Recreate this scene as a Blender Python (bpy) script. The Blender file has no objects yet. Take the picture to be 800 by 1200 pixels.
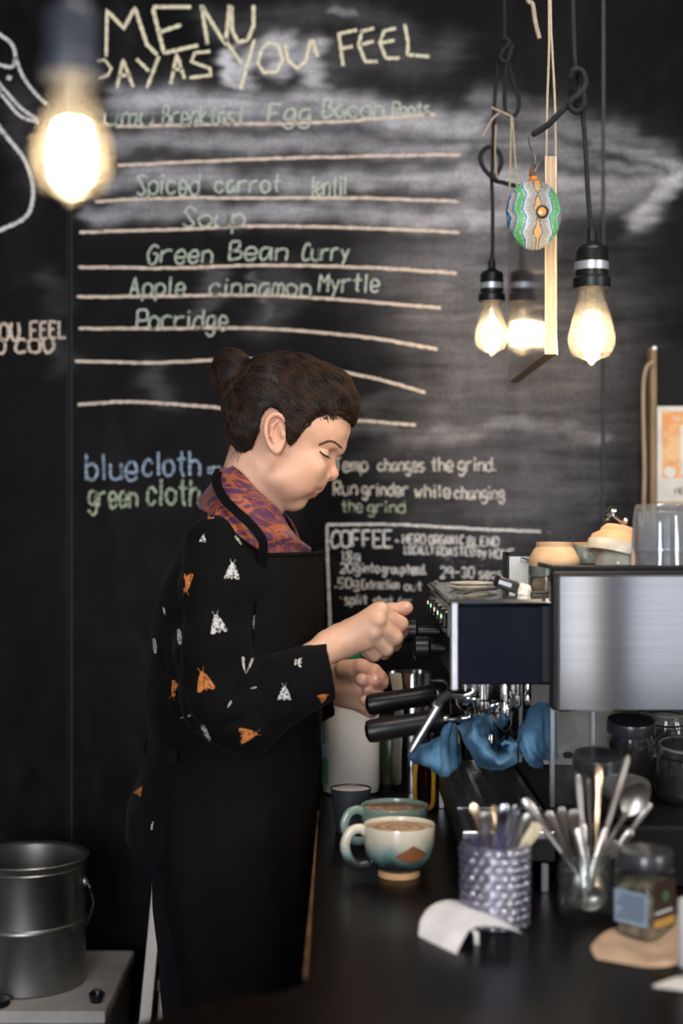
import bpy, math, random
import numpy as np
from mathutils import Vector, Matrix
from mathutils.bvhtree import BVHTree
SC = bpy.context.scene
COL = SC.collection
random.seed(7); RNG = np.random.default_rng(7)
# ------------------------------------------------------------------ camera, world, light
EYE = 1.38; F = 1667.0                      # eye height, focal length in pixels of the 800x1200 frame
cam_d = bpy.data.cameras.new('camera'); cam = bpy.data.objects.new('camera', cam_d); COL.objects.link(cam)
cam.location = (0, 0, EYE); cam.rotation_euler = (math.pi/2, 0, 0)
cam_d.sensor_fit = 'VERTICAL'; cam_d.sensor_height = 36; cam_d.lens = 50.0
cam_d.clip_start = .05
cam_d.dof.use_dof = True; cam_d.dof.focus_distance = 2.07; cam_d.dof.aperture_fstop = 2.2
SC.camera = cam
SC.view_settings.view_transform = 'Standard'; SC.view_settings.look = 'None'
SC.view_settings.gamma = 1; SC.view_settings.use_curve_mapping = False
SC.view_settings.exposure = -0.25
w = bpy.data.worlds.new('world'); SC.world = w; w.use_nodes = True
bg = w.node_tree.nodes['Background']; bg.inputs[0].default_value = (.62, .75, 1, 1); bg.inputs[1].default_value = 1.2
def area(name, loc, target, sx, sy, power, color):
    l = bpy.data.lights.new(name, 'AREA'); l.shape = 'RECTANGLE'; l.size = sx; l.size_y = sy
    l.energy = power; l.color = color
    o = bpy.data.objects.new(name, l); COL.objects.link(o); o.location = loc
    o.rotation_euler = (Vector(target)-Vector(loc)).to_track_quat('-Z', 'Y').to_euler()
    return o
# daylight through the shop windows behind and beside the camera
area('daylight_window_right', (2.94, -.75, 1.85), (0.0, 2.0, 1.3), 1.4, 1.4, 62, (1, .94, .86))
area('daylight_window_front', (-.75, -2.94, 1.75), (-.2, 2, 1.2), 1.4, 1.6, 150, (.93, .96, 1))
area('daylight_door_pane', (1.09, -2.94, 1.35), (1.09, 2, 1.35), .17, 2.1, 1.9, (1, .96, .91))
area('daylight_door_side', (1.55, -2.94, 1.35), (1.2, 2, 1.3), .42, 2.1, 2.3, (1, .95, .88))

# unseen strip lamp added over the counter to light hands and cups from above
area('added_top_light', (.30, 1.10, 2.88), (.12, 1.75, .9), 1.1, .35, 30, (1, .93, .84))

# ------------------------------------------------------------------ geometry helpers
def P(px, py, D):                            # where a picture point at distance D stands in the room (metres)
    return Vector(((px-400)*D/F, D, EYE-(py-600)*D/F))
class G:
    def __init__(s): s.v = []; s.f = []
    def add(s, vs, fs):
        n = len(s.v); s.v += [tuple(q) for q in vs]; s.f += [tuple(i+n for i in q) for q in fs]; return s
    def box(s, a, b, bev=0.0, M=None):
        x0, y0, z0 = [min(a[i], b[i]) for i in range(3)]; x1, y1, z1 = [max(a[i], b[i]) for i in range(3)]
        if bev <= 0:
            vs = [(x, y, z) for z in (z0, z1) for y in (y0, y1) for x in (x0, x1)]
            fs = [(0,2,3,1),(4,5,7,6),(0,1,5,4),(2,6,7,3),(0,4,6,2),(1,3,7,5)]
        else:
            bev = min(bev, .49*min(x1-x0, y1-y0, z1-z0)); vs = []; idx = {}
            for i, x in enumerate((x0, x1)):
                for j, y in enumerate((y0, y1)):
                    for k, z in enumerate((z0, z1)):
                        sx, sy, sz = (1, -1)[i]*bev, (1, -1)[j]*bev, (1, -1)[k]*bev
                        for ax, q in enumerate(((x, y+sy, z+sz), (x+sx, y, z+sz), (x+sx, y+sy, z))):
                            idx[i, j, k, ax] = len(vs); vs.append(q)
            fs = []
            for i in (0, 1):
                q = [idx[i,0,0,0], idx[i,1,0,0], idx[i,1,1,0], idx[i,0,1,0]]; fs.append(q if i else q[::-1])
                q = [idx[0,i,0,1], idx[1,i,0,1], idx[1,i,1,1], idx[0,i,1,1]]; fs.append(q[::-1] if i else q)
                q = [idx[0,0,i,2], idx[1,0,i,2], idx[1,1,i,2], idx[0,1,i,2]]; fs.append(q if i else q[::-1])
            for i in (0, 1):
                for j in (0, 1):
                    q = [idx[i,j,0,0], idx[i,j,1,0], idx[i,j,1,1], idx[i,j,0,1]]; fs.append(q if (i ^ j) else q[::-1])
                    q = [idx[i,0,j,0], idx[i,1,j,0], idx[i,1,j,2], idx[i,0,j,2]]; fs.append(q[::-1] if (i ^ j) else q)
                    q = [idx[0,i,j,1], idx[1,i,j,1], idx[1,i,j,2], idx[0,i,j,2]]; fs.append(q if (i ^ j) else q[::-1])
                    for k in (0, 1):
                        q = [idx[i,j,k,a] for a in (0,1,2)]; fs.append(q if (i+j+k) % 2 else q[::-1])
        if M is not None: vs = [M @ Vector(q) for q in vs]
        return s.add(vs, fs)
    def lathe(s, prof, c=(0,0,0), n=40, M=None, wob=0.0, seed=0):
        vs = []; fs = []; m = len(prof); r_ = random.Random(seed); ph = [r_.uniform(0, 6.28) for _ in range(3)]
        for r, z in prof:
            for i in range(n):
                t = 2*math.pi*i/n
                k = 1+wob*(math.sin(2*t+ph[0])+.6*math.sin(3*t+ph[1]+z*30)+.3*math.sin(5*t+ph[2]))
                vs.append(Vector((r*k*math.cos(t), r*k*math.sin(t), z)))
        for j in range(m-1):
            for i in range(n):
                a, b = j*n+i, j*n+(i+1) % n; fs.append((a, b, b+n, a+n))
        c = Vector(c)
        vs = [(M @ q if M is not None else q)+c for q in vs]
        return s.add(vs, fs)
    def tube(s, pts, r, n=8, close=False, flat=None, up=None):
        pts = [Vector(q) for q in pts]; m = len(pts); R_ = r if hasattr(r, '__len__') else [r]*m
        vs = []; fs = []; prev = Vector(up) if up else None
        for i, q in enumerate(pts):
            if close: t = pts[(i+1) % m]-pts[i-1]
            else: t = pts[min(i+1, m-1)]-pts[max(i-1, 0)]
            t = t.normalized() if t.length > 1e-9 else Vector((0,0,1))
            if prev is None: prev = Vector((0,0,1)) if abs(t.z) < .9 else Vector((1,0,0))
            a = prev-t*prev.dot(t)
            if a.length < 1e-6: a = t.orthogonal()
            a.normalize(); b = t.cross(a); prev = a
            for k in range(n):
                th = 2*math.pi*k/n; fa = flat if flat else 1
                vs.append(q+a*(R_[i]*fa*math.cos(th))+b*(R_[i]*math.sin(th)))
        for i in range(m if close else m-1):
            for k in range(n):
                a, b = i*n+k, i*n+(k+1) % n; i2 = (i+1) % m
                fs.append((a, b, i2*n+(k+1) % n, i2*n+k))
        if not close: fs += [tuple(range(n-1, -1, -1)), tuple((m-1)*n+k for k in range(n))]
        return s.add(vs, fs)
    def sheet(s, rows, thick=0.0):           # rows of points -> surface, optionally with thickness
        m, n = len(rows), len(rows[0]); V = [Vector(q) for r in rows for q in r]
        fs = [(j*n+i, j*n+i+1, (j+1)*n+i+1, (j+1)*n+i) for j in range(m-1) for i in range(n-1)]
        if thick:
            nr = [Vector((0,0,0)) for _ in V]
            for q in fs:
                k = (V[q[2]]-V[q[0]]).cross(V[q[3]]-V[q[1]])
                for i in q: nr[i] += k
            W = [v-(k.normalized() if k.length else k)*thick for v, k in zip(V, nr)]
            o = len(V); V = V+W
            fs += [tuple(i+o for i in q[::-1]) for q in fs]
            rim = [i for i in range(n)]+[j*n+n-1 for j in range(1, m)]+[(m-1)*n+i for i in range(n-2, -1, -1)]+[j*n for j in range(m-2, 0, -1)]
            for a, b in zip(rim, rim[1:]+rim[:1]): fs.append((b, a, a+o, b+o))
        return s.add(V, fs)
    def prism(s, poly, y0, y1):              # polygon in x,z extruded along y
        n = len(poly); vs = [(x, y0, z) for x, z in poly]+[(x, y1, z) for x, z in poly]
        fs = [tuple(range(n)), tuple(range(2*n-1, n-1, -1))]+[(i, i+n, (i+1) % n+n, (i+1) % n) for i in range(n)]
        return s.add(vs, fs)
WL = {}
def mesh(name, v, f, mat, smooth=True, angle=40):
    me = bpy.data.meshes.new(name)
    if isinstance(v, np.ndarray):
        me.vertices.add(len(v)); me.vertices.foreach_set('co', v.astype(np.float32).ravel())
        k = f.shape[1]; me.loops.add(f.size); me.loops.foreach_set('vertex_index', f.astype(np.int32).ravel())
        me.polygons.add(len(f)); me.polygons.foreach_set('loop_start', np.arange(0, f.size, k, dtype=np.int32))
        me.update(calc_edges=True)
    else:
        me.from_pydata(v, [], f); me.update()
    if smooth:
        me.polygons.foreach_set('use_smooth', [True]*len(me.polygons))
        if angle: me.set_sharp_from_angle(angle=math.radians(angle))
    me.materials.append(mat)
    return me
def obj(name, g, mat, parent=None, smooth=True, angle=40, base=None):
    if isinstance(g, G): v = np.array([tuple(q) for q in g.v], dtype=np.float64); f = g.f
    else: v, f = g
    if parent is not None: o0 = Vector(WL[parent.name])
    elif base is not None: o0 = Vector(base)
    else: o0 = Vector(((v[:,0].min()+v[:,0].max())/2, (v[:,1].min()+v[:,1].max())/2, v[:,2].min()))
    vv = v-np.array(o0)
    if isinstance(g, G): me = mesh(name, [tuple(q) for q in vv], f, mat, smooth, angle)
    else: me = mesh(name, vv, f, mat, smooth, angle)
    o = bpy.data.objects.new(name, me); COL.objects.link(o)
    if parent is not None: o.parent = parent; WL[o.name] = WL[parent.name]
    else: o.location = o0; WL[o.name] = tuple(o0)
    return o
def thing(name, loc, label, cat, group=None):
    o = bpy.data.objects.new(name, None); COL.objects.link(o); o.location = loc; o.empty_display_size = .05
    WL[o.name] = tuple(loc); return tag(o, label, cat, group)
def tag(o, label, cat, group=None):
    o['label'] = label; o['category'] = cat
    if group: o['group'] = group
    return o
def lab(o, label): o['label'] = label; return o
def struct(name, g, mat, smooth=False):
    o = obj(name, g, mat, None, smooth); o['kind'] = 'structure'; return o
def spline(pts, n=8, close=False):
    pts = [Vector(q) for q in pts]; m = len(pts); out = []
    for i in range(m if close else m-1):
        if close: p0, p1, p2, p3 = pts[i-1], pts[i], pts[(i+1) % m], pts[(i+2) % m]
        else: p0, p1, p2, p3 = pts[max(i-1, 0)], pts[i], pts[i+1], pts[min(i+2, m-1)]
        for k in range(n):
            t = k/n; out.append(.5*((2*p1)+(p2-p0)*t+(2*p0-5*p1+4*p2-p3)*t*t+(3*p1-p0-3*p2+p3)*t**3))
    if not close: out.append(pts[-1])
    return out
# ------------------------------------------------------------------ materials
def mat(name, col, rough=.5, metal=0., spec=.5, col2=None, scale=20., bump=0., bscale=60., stretch=(1,1,1), rvar=0., coat=0., sheen=0., sub=0., detail=4., lo=.35, hi=.65, **kw):
    m = bpy.data.materials.new(name); m.use_nodes = True; nt = m.node_tree; b = nt.nodes['Principled BSDF']
    b.inputs['Roughness'].default_value = rough; b.inputs['Metallic'].default_value = metal
    b.inputs['Specular IOR Level'].default_value = spec; b.inputs['Coat Weight'].default_value = coat
    b.inputs['Coat Roughness'].default_value = .08
    b.inputs['Sheen Weight'].default_value = sheen
    if sub: b.inputs['Subsurface Weight'].default_value = sub; b.inputs['Subsurface Radius'].default_value = (.012, .005, .003); b.inputs['Subsurface Scale'].default_value = 1
    tc = nt.nodes.new('ShaderNodeTexCoord'); mp = nt.nodes.new('ShaderNodeMapping'); mp.inputs['Scale'].default_value = stretch
    nt.links.new(tc.outputs['Object'], mp.inputs[0])
    nz = nt.nodes.new('ShaderNodeTexNoise'); nz.inputs['Scale'].default_value = scale; nz.inputs['Detail'].default_value = detail
    nt.links.new(mp.outputs[0], nz.inputs['Vector'])
    rp = nt.nodes.new('ShaderNodeValToRGB'); rp.color_ramp.elements[0].position = lo; rp.color_ramp.elements[1].position = hi
    c2 = col2 if col2 else tuple(c*.8 for c in col)
    rp.color_ramp.elements[0].color = (*c2, 1); rp.color_ramp.elements[1].color = (*col, 1)
    nt.links.new(nz.outputs['Fac'], rp.inputs[0]); nt.links.new(rp.outputs[0], b.inputs['Base Color'])
    if rvar:
        mr = nt.nodes.new('ShaderNodeMapRange'); mr.inputs['To Min'].default_value = max(0, rough-rvar); mr.inputs['To Max'].default_value = min(1, rough+rvar)
        nt.links.new(nz.outputs['Fac'], mr.inputs[0]); nt.links.new(mr.outputs[0], b.inputs['Roughness'])
    if bump:
        n2 = nt.nodes.new('ShaderNodeTexNoise'); n2.inputs['Scale'].default_value = bscale; n2.inputs['Detail'].default_value = 3
        nt.links.new(mp.outputs[0], n2.inputs['Vector'])
        bp = nt.nodes.new('ShaderNodeBump'); bp.inputs['Strength'].default_value = bump; bp.inputs['Distance'].default_value = .002
        nt.links.new(n2.outputs['Fac'], bp.inputs['Height']); nt.links.new(bp.outputs[0], b.inputs['Normal'])
    return m
def glass(name, tint=(1,1,1), rough=.03, diff=0., dcol=(1,1,1), refl=1.0, base=.06):
    # thin clear glass: see-through with a mirror sheen, optionally a little dusty
    m = bpy.data.materials.new(name); m.use_nodes = True; nt = m.node_tree; nt.nodes.clear(); N = nt.nodes.new; L = nt.links.new
    out = N('ShaderNodeOutputMaterial'); tr = N('ShaderNodeBsdfTransparent'); tr.inputs[0].default_value = (*tint, 1)
    gl = N('ShaderNodeBsdfGlossy'); gl.inputs['Roughness'].default_value = rough; gl.inputs[0].default_value = (refl, refl, refl, 1)
    lw = N('ShaderNodeLayerWeight'); lw.inputs['Blend'].default_value = .35
    nz = N('ShaderNodeTexNoise'); nz.inputs['Scale'].default_value = 18
    mr = N('ShaderNodeMapRange'); mr.inputs['To Min'].default_value = base; mr.inputs['To Max'].default_value = .8
    L(lw.outputs['Facing'], mr.inputs[0])
    mx = N('ShaderNodeMixShader'); L(mr.outputs[0], mx.inputs[0]); L(tr.outputs[0], mx.inputs[1]); L(gl.outputs[0], mx.inputs[2])
    top = mx
    if diff > 0:
        ad = N('ShaderNodeMixShader'); df = N('ShaderNodeBsdfDiffuse'); df.inputs[0].default_value = (*dcol, 1)
        tl = N('ShaderNodeBsdfTranslucent'); tl.inputs[0].default_value = (*dcol, 1)
        dd = N('ShaderNodeMixShader'); L(df.outputs[0], dd.inputs[1]); L(tl.outputs[0], dd.inputs[2])
        m2 = N('ShaderNodeMapRange'); m2.inputs['To Min'].default_value = diff*.5; m2.inputs['To Max'].default_value = diff*1.5
        L(nz.outputs['Fac'], m2.inputs[0]); L(m2.outputs[0], ad.inputs[0]); L(mx.outputs[0], ad.inputs[1]); L(dd.outputs[0], ad.inputs[2]); top = ad
    L(top.outputs[0], out.inputs[0]); return m
def emit(name, col, s):
    m = bpy.data.materials.new(name); m.use_nodes = True; b = m.node_tree.nodes['Principled BSDF']
    b.inputs['Emission Color'].default_value = (*col, 1); b.inputs['Emission Strength'].default_value = s; return m
BLACK = mat('black_plastic', (.008,.008,.009), .35, rvar=.08, spec=.35)
MATT = mat('matt_black', (.004,.004,.0045), .6, spec=.2)
STEEL = mat('polished_steel', (.75,.74,.73), .12, 1., rvar=.05)
BRUSH0 = mat('soft_steel', (.62,.61,.60), .30, 1., col2=(.5,.49,.48), scale=6, stretch=(1,1,60), rvar=.06)
SPOON = mat('worn_steel', (.50,.465,.43), .36, 1., rvar=.08)
RUBBER = mat('rubber', (.015,.015,.015), .7)
CERAM = mat('white_glaze', (.72,.68,.58), .2, col2=(.6,.55,.45), scale=60, bump=.05)
TERRA = mat('bare_clay', (.72,.42,.2), .75, col2=(.58,.32,.14), scale=25, bump=.15, bscale=200)

def brushed(name):                            # long horizontal grain: highlights smear up and down
    m = mat(name, (.46,.455,.45), .115, 1., col2=(.43,.425,.42), scale=5, stretch=(1,1,80), bump=0); nt = m.node_tree; b = nt.nodes['Principled BSDF']
    b.inputs['Anisotropic'].default_value = .85; b.inputs['Anisotropic Rotation'].default_value = .25
    tg = nt.nodes.new('ShaderNodeTangent'); tg.direction_type = 'RADIAL'; tg.axis = 'Z'; nt.links.new(tg.outputs[0], b.inputs['Tangent'])
    return m
BRUSH = brushed('brushed_steel')
# ------------------------------------------------------------------ setting
WY = 2.75                                    # the chalkboard wall
DARKPAINT = mat('dark_wall_paint', (.012,.012,.014), .6, bump=.05)
FLOORM = mat('dark_floorboards', (.03,.022,.017), .5, col2=(.018,.013,.01), scale=4, stretch=(1,12,1), bump=.1)
PALE = mat('pale_plaster', (.42,.40,.38), .8, bump=.1)
struct('floor', G().box((-3, -3, -.05), (3, WY+.1, 0)), FLOORM)
struct('ceiling', G().box((-3, -3, 3.0), (3, WY+.1, 3.05)), PALE)
struct('wall_left', G().box((-3.05, -3, 0), (-3, WY+.1, 3)), PALE)
gr = G()
for a, b in (((3,-3,0),(3.05,-1.5,3)), ((3,0,0),(3.05,WY+.1,3)), ((3,-1.5,0),(3.05,0,1.1)), ((3,-1.5,2.6),(3.05,0,3))): gr.box(a, b)
struct('wall_right', gr, PALE)
gf = G()
for a, b in (((-3,-3.05,0),(.97,-3,.9)), ((1.82,-3.05,0),(3,-3,.9)), ((.97,-3.05,0),(1.82,-3,.25)), ((-3,-3.05,2.6),(3,-3,3)), ((-3,-3.05,.9),(-1.45,-3,2.6)), ((-.05,-3.05,.9),(.97,-3,2.6)), ((1.82,-3.05,.9),(3,-3,2.6)), ((1.19,-3.05,.25),(1.31,-3,2.6))): gf.box(a, b)
struct('wall_front', gf, PALE)
PANE = glass('window_pane', (.97,.98,1))
FRAME = mat('window_frame_paint', (.05,.05,.05), .5)
def window(name, a, b, ax):
    f = G(); t = .04 if abs(a[ax]-b[ax]) > .6 else .02; u = 1-ax
    lo = [min(a[i], b[i]) for i in range(3)]; hi = [max(a[i], b[i]) for i in range(3)]
    for k in (0, 1):
        p, q = list(lo), list(hi)
        if k == 0: q[ax] = lo[ax]+t
        else: p[ax] = hi[ax]-t
        f.box(p, q); p, q = list(lo), list(hi)
        if k == 0: q[2] = lo[2]+t
        else: p[2] = hi[2]-t
        f.box(p, q)
    p, q = list(lo), list(hi); m_ = (lo[ax]+hi[ax])/2; t = .04 if hi[ax]-lo[ax] > .6 else .004; p[ax] = m_-t/2; q[ax] = m_+t/2; f.box(p, q)
    o = struct(name, f, FRAME)
    p, q = list(lo), list(hi); m_ = (lo[u]+hi[u])/2; p[u] = m_-.003; q[u] = m_+.003
    obj('pane', G().box(p, q), PANE, o, False)
window('window_1', (-1.45,-3.045,.9), (-.05,-3.005,2.6), 0)
window('window_2', (.97,-3.045,.25), (1.19,-3.005,2.6), 0)
window('window_4', (1.31,-3.045,.25), (1.82,-3.005,2.6), 0)
window('window_3', (3.005,-1.5,1.1), (3.045,0,2.6), 1)
wall = struct('wall_back', G().box((-3, WY+.012, 0), (3, WY+.1, 3)), DARKPAINT)

# wiped chalk smears, plus haze with bulb glow painted in, kept in a vertex attribute of the boards
def board_mat():
    m = bpy.data.materials.new('chalkboard_paint'); m.use_nodes = True; nt = m.node_tree; N = nt.nodes.new; L = nt.links.new
    b = nt.nodes['Principled BSDF']; at = N('ShaderNodeAttribute'); at.attribute_name = 'dust_and_bulb_glow'
    tc = N('ShaderNodeTexCoord')
    def noise(sc, stretch, det=5):
        mp = N('ShaderNodeMapping'); mp.inputs['Scale'].default_value = stretch; L(tc.outputs['Object'], mp.inputs[0])
        nz = N('ShaderNodeTexNoise'); nz.inputs['Scale'].default_value = sc; nz.inputs['Detail'].default_value = det
        nz.inputs['Distortion'].default_value = .6
        L(mp.outputs[0], nz.inputs['Vector']); return nz.outputs['Fac']
    def math_(op, a, b_):
        n = N('ShaderNodeMath'); n.operation = op
        for i, x in enumerate((a, b_)):
            if isinstance(x, (int, float)): n.inputs[i].default_value = x
            else: L(x, n.inputs[i])
        return n.outputs[0]
    s1 = noise(6, (1,1,8)); s2 = noise(14, (1,1,.6)); s3 = noise(160, (1,1,1), 2)
    k = math_('ADD', math_('MULTIPLY', s1, 1.1), math_('MULTIPLY', s2, .7)); k = math_('SUBTRACT', k, .30)
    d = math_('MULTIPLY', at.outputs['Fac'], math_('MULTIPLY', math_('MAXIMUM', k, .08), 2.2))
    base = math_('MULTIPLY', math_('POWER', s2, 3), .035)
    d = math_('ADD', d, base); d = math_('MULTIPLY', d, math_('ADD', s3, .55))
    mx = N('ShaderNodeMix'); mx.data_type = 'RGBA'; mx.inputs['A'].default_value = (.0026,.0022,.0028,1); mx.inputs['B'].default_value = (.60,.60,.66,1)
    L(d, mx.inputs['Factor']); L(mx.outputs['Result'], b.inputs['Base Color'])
    r = N('ShaderNodeMapRange'); r.inputs['To Min'].default_value = .48; r.inputs['To Max'].default_value = .8; L(d, r.inputs[0]); r.inputs['From Max'].default_value = .4
    L(r.outputs[0], b.inputs['Roughness']); b.inputs['Specular IOR Level'].default_value = .05
    bp = N('ShaderNodeBump'); bp.inputs['Strength'].default_value = .12; bp.inputs['Distance'].default_value = .002
    L(noise(35, (1,1,1)), bp.inputs['Height']); L(bp.outputs[0], b.inputs['Normal'])
    return m
BOARD = board_mat()
SM = []                                      # (polyline px, half width px, strength)
def smear(pts, w_, s_): SM.append((pts, w_, s_))
smear([(132,120),(300,118),(420,128),(560,150)], 13, .38)
smear([(260,135),(420,140),(590,165),(690,180)], 12, .18)
smear([(135,168),(300,165),(430,172),(545,170)], 10, .22)
smear([(135,210),(260,208),(380,215),(480,205),(600,210),(760,215)], 11, .30)
smear([(110,250),(250,247),(400,250),(560,255),(620,258)], 11, .30)
smear([(285,92),(300,60),(330,50)], 13, .6); smear([(330,75),(360,60),(372,95)], 13, .5); smear([(268,55),(276,98)], 7, .8)
smear([(380,80),(430,62),(470,60),(520,60)], 22, .07)
smear([(560,120),(640,140),(720,155),(780,190)], 14, .16)
smear([(705,165),(760,185),(795,215)], 9, .30); smear([(740,262),(770,240),(797,205)], 10, .45)
smear([(700,190),(750,200),(790,235)], 6, .25)
smear([(560,230),(640,240),(700,232),(760,225)], 14, .20)
smear([(400,500),(520,508),(600,500),(700,506)], 8, .12)
smear([(490,330),(530,420),(490,520)], 45, .07); smear([(560,300),(640,440),(620,560)], 80, .10); smear([(170,150),(380,165),(640,190)], 40, .07); smear([(560,240),(650,420)], 60, .05)  # broad haze right of centre: dust with the bulbs' glow and sheen painted in
smear([(330,330),(320,370)], 22, .05); smear([(255,320),(235,360)], 12, .08); smear([(175,440),(200,470)], 12, .05)
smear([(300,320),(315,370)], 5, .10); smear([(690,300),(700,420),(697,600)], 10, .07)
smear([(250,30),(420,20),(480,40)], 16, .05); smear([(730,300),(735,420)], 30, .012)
smear([(395,20),(418,17)], 4, .25)
smear([(430,480),(500,440)], 10, .06); smear([(500,600),(640,600)], 30, .02)
smear([(60,330),(70,420)], 14, .03); smear([(20,120),(40,200)], 20, .03)
def board(x0, x1, y0, y1, step=3.2):
    nx = max(2, int((x1-x0)/step)); ny = int((y1-y0)/step)
    xs = np.linspace(x0, x1, nx+1); ys = np.linspace(y0, y1, ny+1); X, Y = np.meshgrid(xs, ys)
    d = np.zeros_like(X); X0, Y0 = X, Y
    X = X0+7*np.sin(Y0*.083+1)+4*np.sin(X0*.05+Y0*.21)+2.5*np.sin(Y0*.47+X0*.02); Y = Y0+4*np.sin(X0*.031+2)+2.5*np.sin(X0*.083+Y0*.03)+1.5*np.sin(X0*.21+Y0*.1)
    for pts, hw, s_ in SM:
        pts = spline([(a, b, 0) for a, b in pts], 5) if len(pts) > 2 else [Vector((a, b, 0)) for a, b in pts]
        best = np.full_like(X, 1e9)
        for a, b in zip(pts, pts[1:]):
            ab = (b.x-a.x, b.y-a.y); l2 = ab[0]**2+ab[1]**2+1e-6
            t = np.clip(((X-a.x)*ab[0]+(Y-a.y)*ab[1])/l2, 0, 1)
            best = np.minimum(best, np.hypot(X-a.x-t*ab[0], Y-a.y-t*ab[1]))
        e = best/hw
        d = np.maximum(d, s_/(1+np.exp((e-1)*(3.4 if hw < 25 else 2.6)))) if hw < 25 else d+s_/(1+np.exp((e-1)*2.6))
    k = WY/F
    X, Y = X0, Y0; n = (nx+1)*(ny+1); v = np.zeros((2*n, 3)); v[:n,0] = ((X-400)*k).ravel(); v[:n,1] = WY; v[:n,2] = (EYE-(Y-600)*k).ravel()
    v[n:] = v[:n]; v[n:,1] = WY+.012
    I = np.arange(n).reshape(ny+1, nx+1)
    f = np.stack([I[:-1,:-1], I[1:,:-1], I[1:,1:], I[:-1,1:]], -1).reshape(-1, 4)
    rim = np.concatenate([I[0,:], I[1:,-1], I[-1,-2::-1], I[-2:0:-1,0]]); nxt = np.roll(rim, -1)
    f = np.concatenate([f, np.stack([rim, nxt, nxt+n, rim+n], 1), f[:, ::-1]+n])
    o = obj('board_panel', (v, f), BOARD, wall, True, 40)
    a = o.data.attributes.new('dust_and_bulb_glow', 'FLOAT', 'POINT'); a.data.foreach_set('value', np.concatenate([d.ravel(), d.ravel()]).astype(np.float32))
    return o
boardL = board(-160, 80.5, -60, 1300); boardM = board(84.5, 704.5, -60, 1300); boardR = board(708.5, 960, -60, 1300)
BATTEN = mat('dark_batten', (.02,.02,.026), .4)
def wp(px, py, off=0.): k = (WY-off)/F; return Vector(((px-400)*k, WY-off, EYE-(py-600)*k))
obj('cover_strip', G().box(wp(78,-60,.004), wp(81,1300,-.01), .001), BATTEN, wall, False)
obj('cover_strip', G().box(wp(705,-60,.003), wp(707.5,1300,-.01), .001), BATTEN, wall, False)

# ---- chalk handwriting: a small stroke alphabet, every stroke a thin raised chalk line on the board
def chalk(name, col, dens=.5):
    m = bpy.data.materials.new(name); m.use_nodes = True; nt = m.node_tree; N = nt.nodes.new; L = nt.links.new
    b = nt.nodes['Principled BSDF']; b.inputs['Base Color'].default_value = (*col, 1); b.inputs['Roughness'].default_value = .95
    tc = N('ShaderNodeTexCoord'); nz = N('ShaderNodeTexNoise'); nz.inputs['Scale'].default_value = 330; nz.inputs['Detail'].default_value = 3
    L(tc.outputs['Object'], nz.inputs['Vector']); r = N('ShaderNodeMapRange'); r.inputs['From Min'].default_value = .62-dens*.4; r.inputs['From Max'].default_value = .68-dens*.25
    L(nz.outputs['Fac'], r.inputs[0]); L(r.outputs[0], b.inputs['Alpha']); return m
CH_W = chalk('white_chalk', (.66,.64,.6), .8); CH_T = chalk('tan_chalk', (.78,.64,.54), .85); CH_G = chalk('green_chalk', (.58,.66,.57), .85)
CH_B = chalk('blue_chalk', (.36,.48,.64), .65); CH_Y = chalk('cream_chalk', (.85,.79,.58), .9); CH_GG = chalk('pale_green_chalk', (.46,.54,.40), .65)
CH_F = chalk('faint_chalk', (.5,.5,.5), .1); CH_P = chalk('pink_chalk', (.6,.3,.3), .2); CH_D = chalk('thick_white_chalk', (.72,.72,.72), .8)
GL = {  # x 0..4, y digit: 2 baseline, 6 x-height, 8 cap, 0 descender; '~' = rounded stroke
'A':'02 28 42;14 34','B':'02 08;~08 38 36 05;~05 45 43 02','C':'~47 38 17 04 12 32 43','D':'02 08;~08 38 45 32 02','D2':'','E':'48 08 02 42;05 35','F':'48 08 02;05 35',
'G':'~47 28 05 12 32 43 45 25','H':'02 08;42 48;05 45','I':'22 28','K':'02 08;48 05 42','L':'08 02 42','M':'02 08 25 48 42','N':'02 08 42 48','O':'~28 07 03 22 43 47 28',
'P':'02 08;~08 48 45 05','R':'02 08;~08 48 45 05;15 42','S':'~47 28 07 16 34 43 22 03','T':'08 48;28 22','U':'~08 04 22 44 48','Y':'08 25 48;25 22','W':'08 12 25 32 48',
'a':'~46 16 04 12 33 46;46 42','b':'08 02;~05 26 45 43 22 03','c':'~45 26 05 03 22 43','d':'48 42;~45 26 05 03 22 43','e':'~04 44 36 16 04 12 32 43','f':'~48 27 24 22;05 45',
'g':'~46 16 04 13 33 46;~46 41 20 01','h':'08 02;~05 26 45 42','i':'26 22;28 27','k':'08 02;36 04 32','l':'28 22','m':'02 06;~05 16 25 22;~25 36 45 42','n':'02 06;~05 26 45 42',
'o':'~26 05 03 22 43 45 26','p':'06 00;~05 26 45 43 22 03','r':'06 02;~05 26 46','s':'~46 16 05 24 43 22 02','t':'28 23 32;06 46','u':'~06 03 22 43 46;46 42','v':'06 22 46',
'w':'06 12 25 32 46','x':'06 42;46 02','y':'06 23;46 10','M2':'', '1':'17 28 22','8':'~28 07 43 22 03 47 28','2':'~07 28 47 45 02 42','0':'~28 07 03 22 43 47 28','3':'~07 28 46 25 43 22 03',
'5':'48 08 05 35 43 22 02','9':'~47 28 07 15 35 47 42','=':'04 44;06 46','.':'22 23','-':'05 45','*':'25 26 25','!':'28 24;22 23','(':'~38 16 14 32','/':'02 48'}
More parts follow.
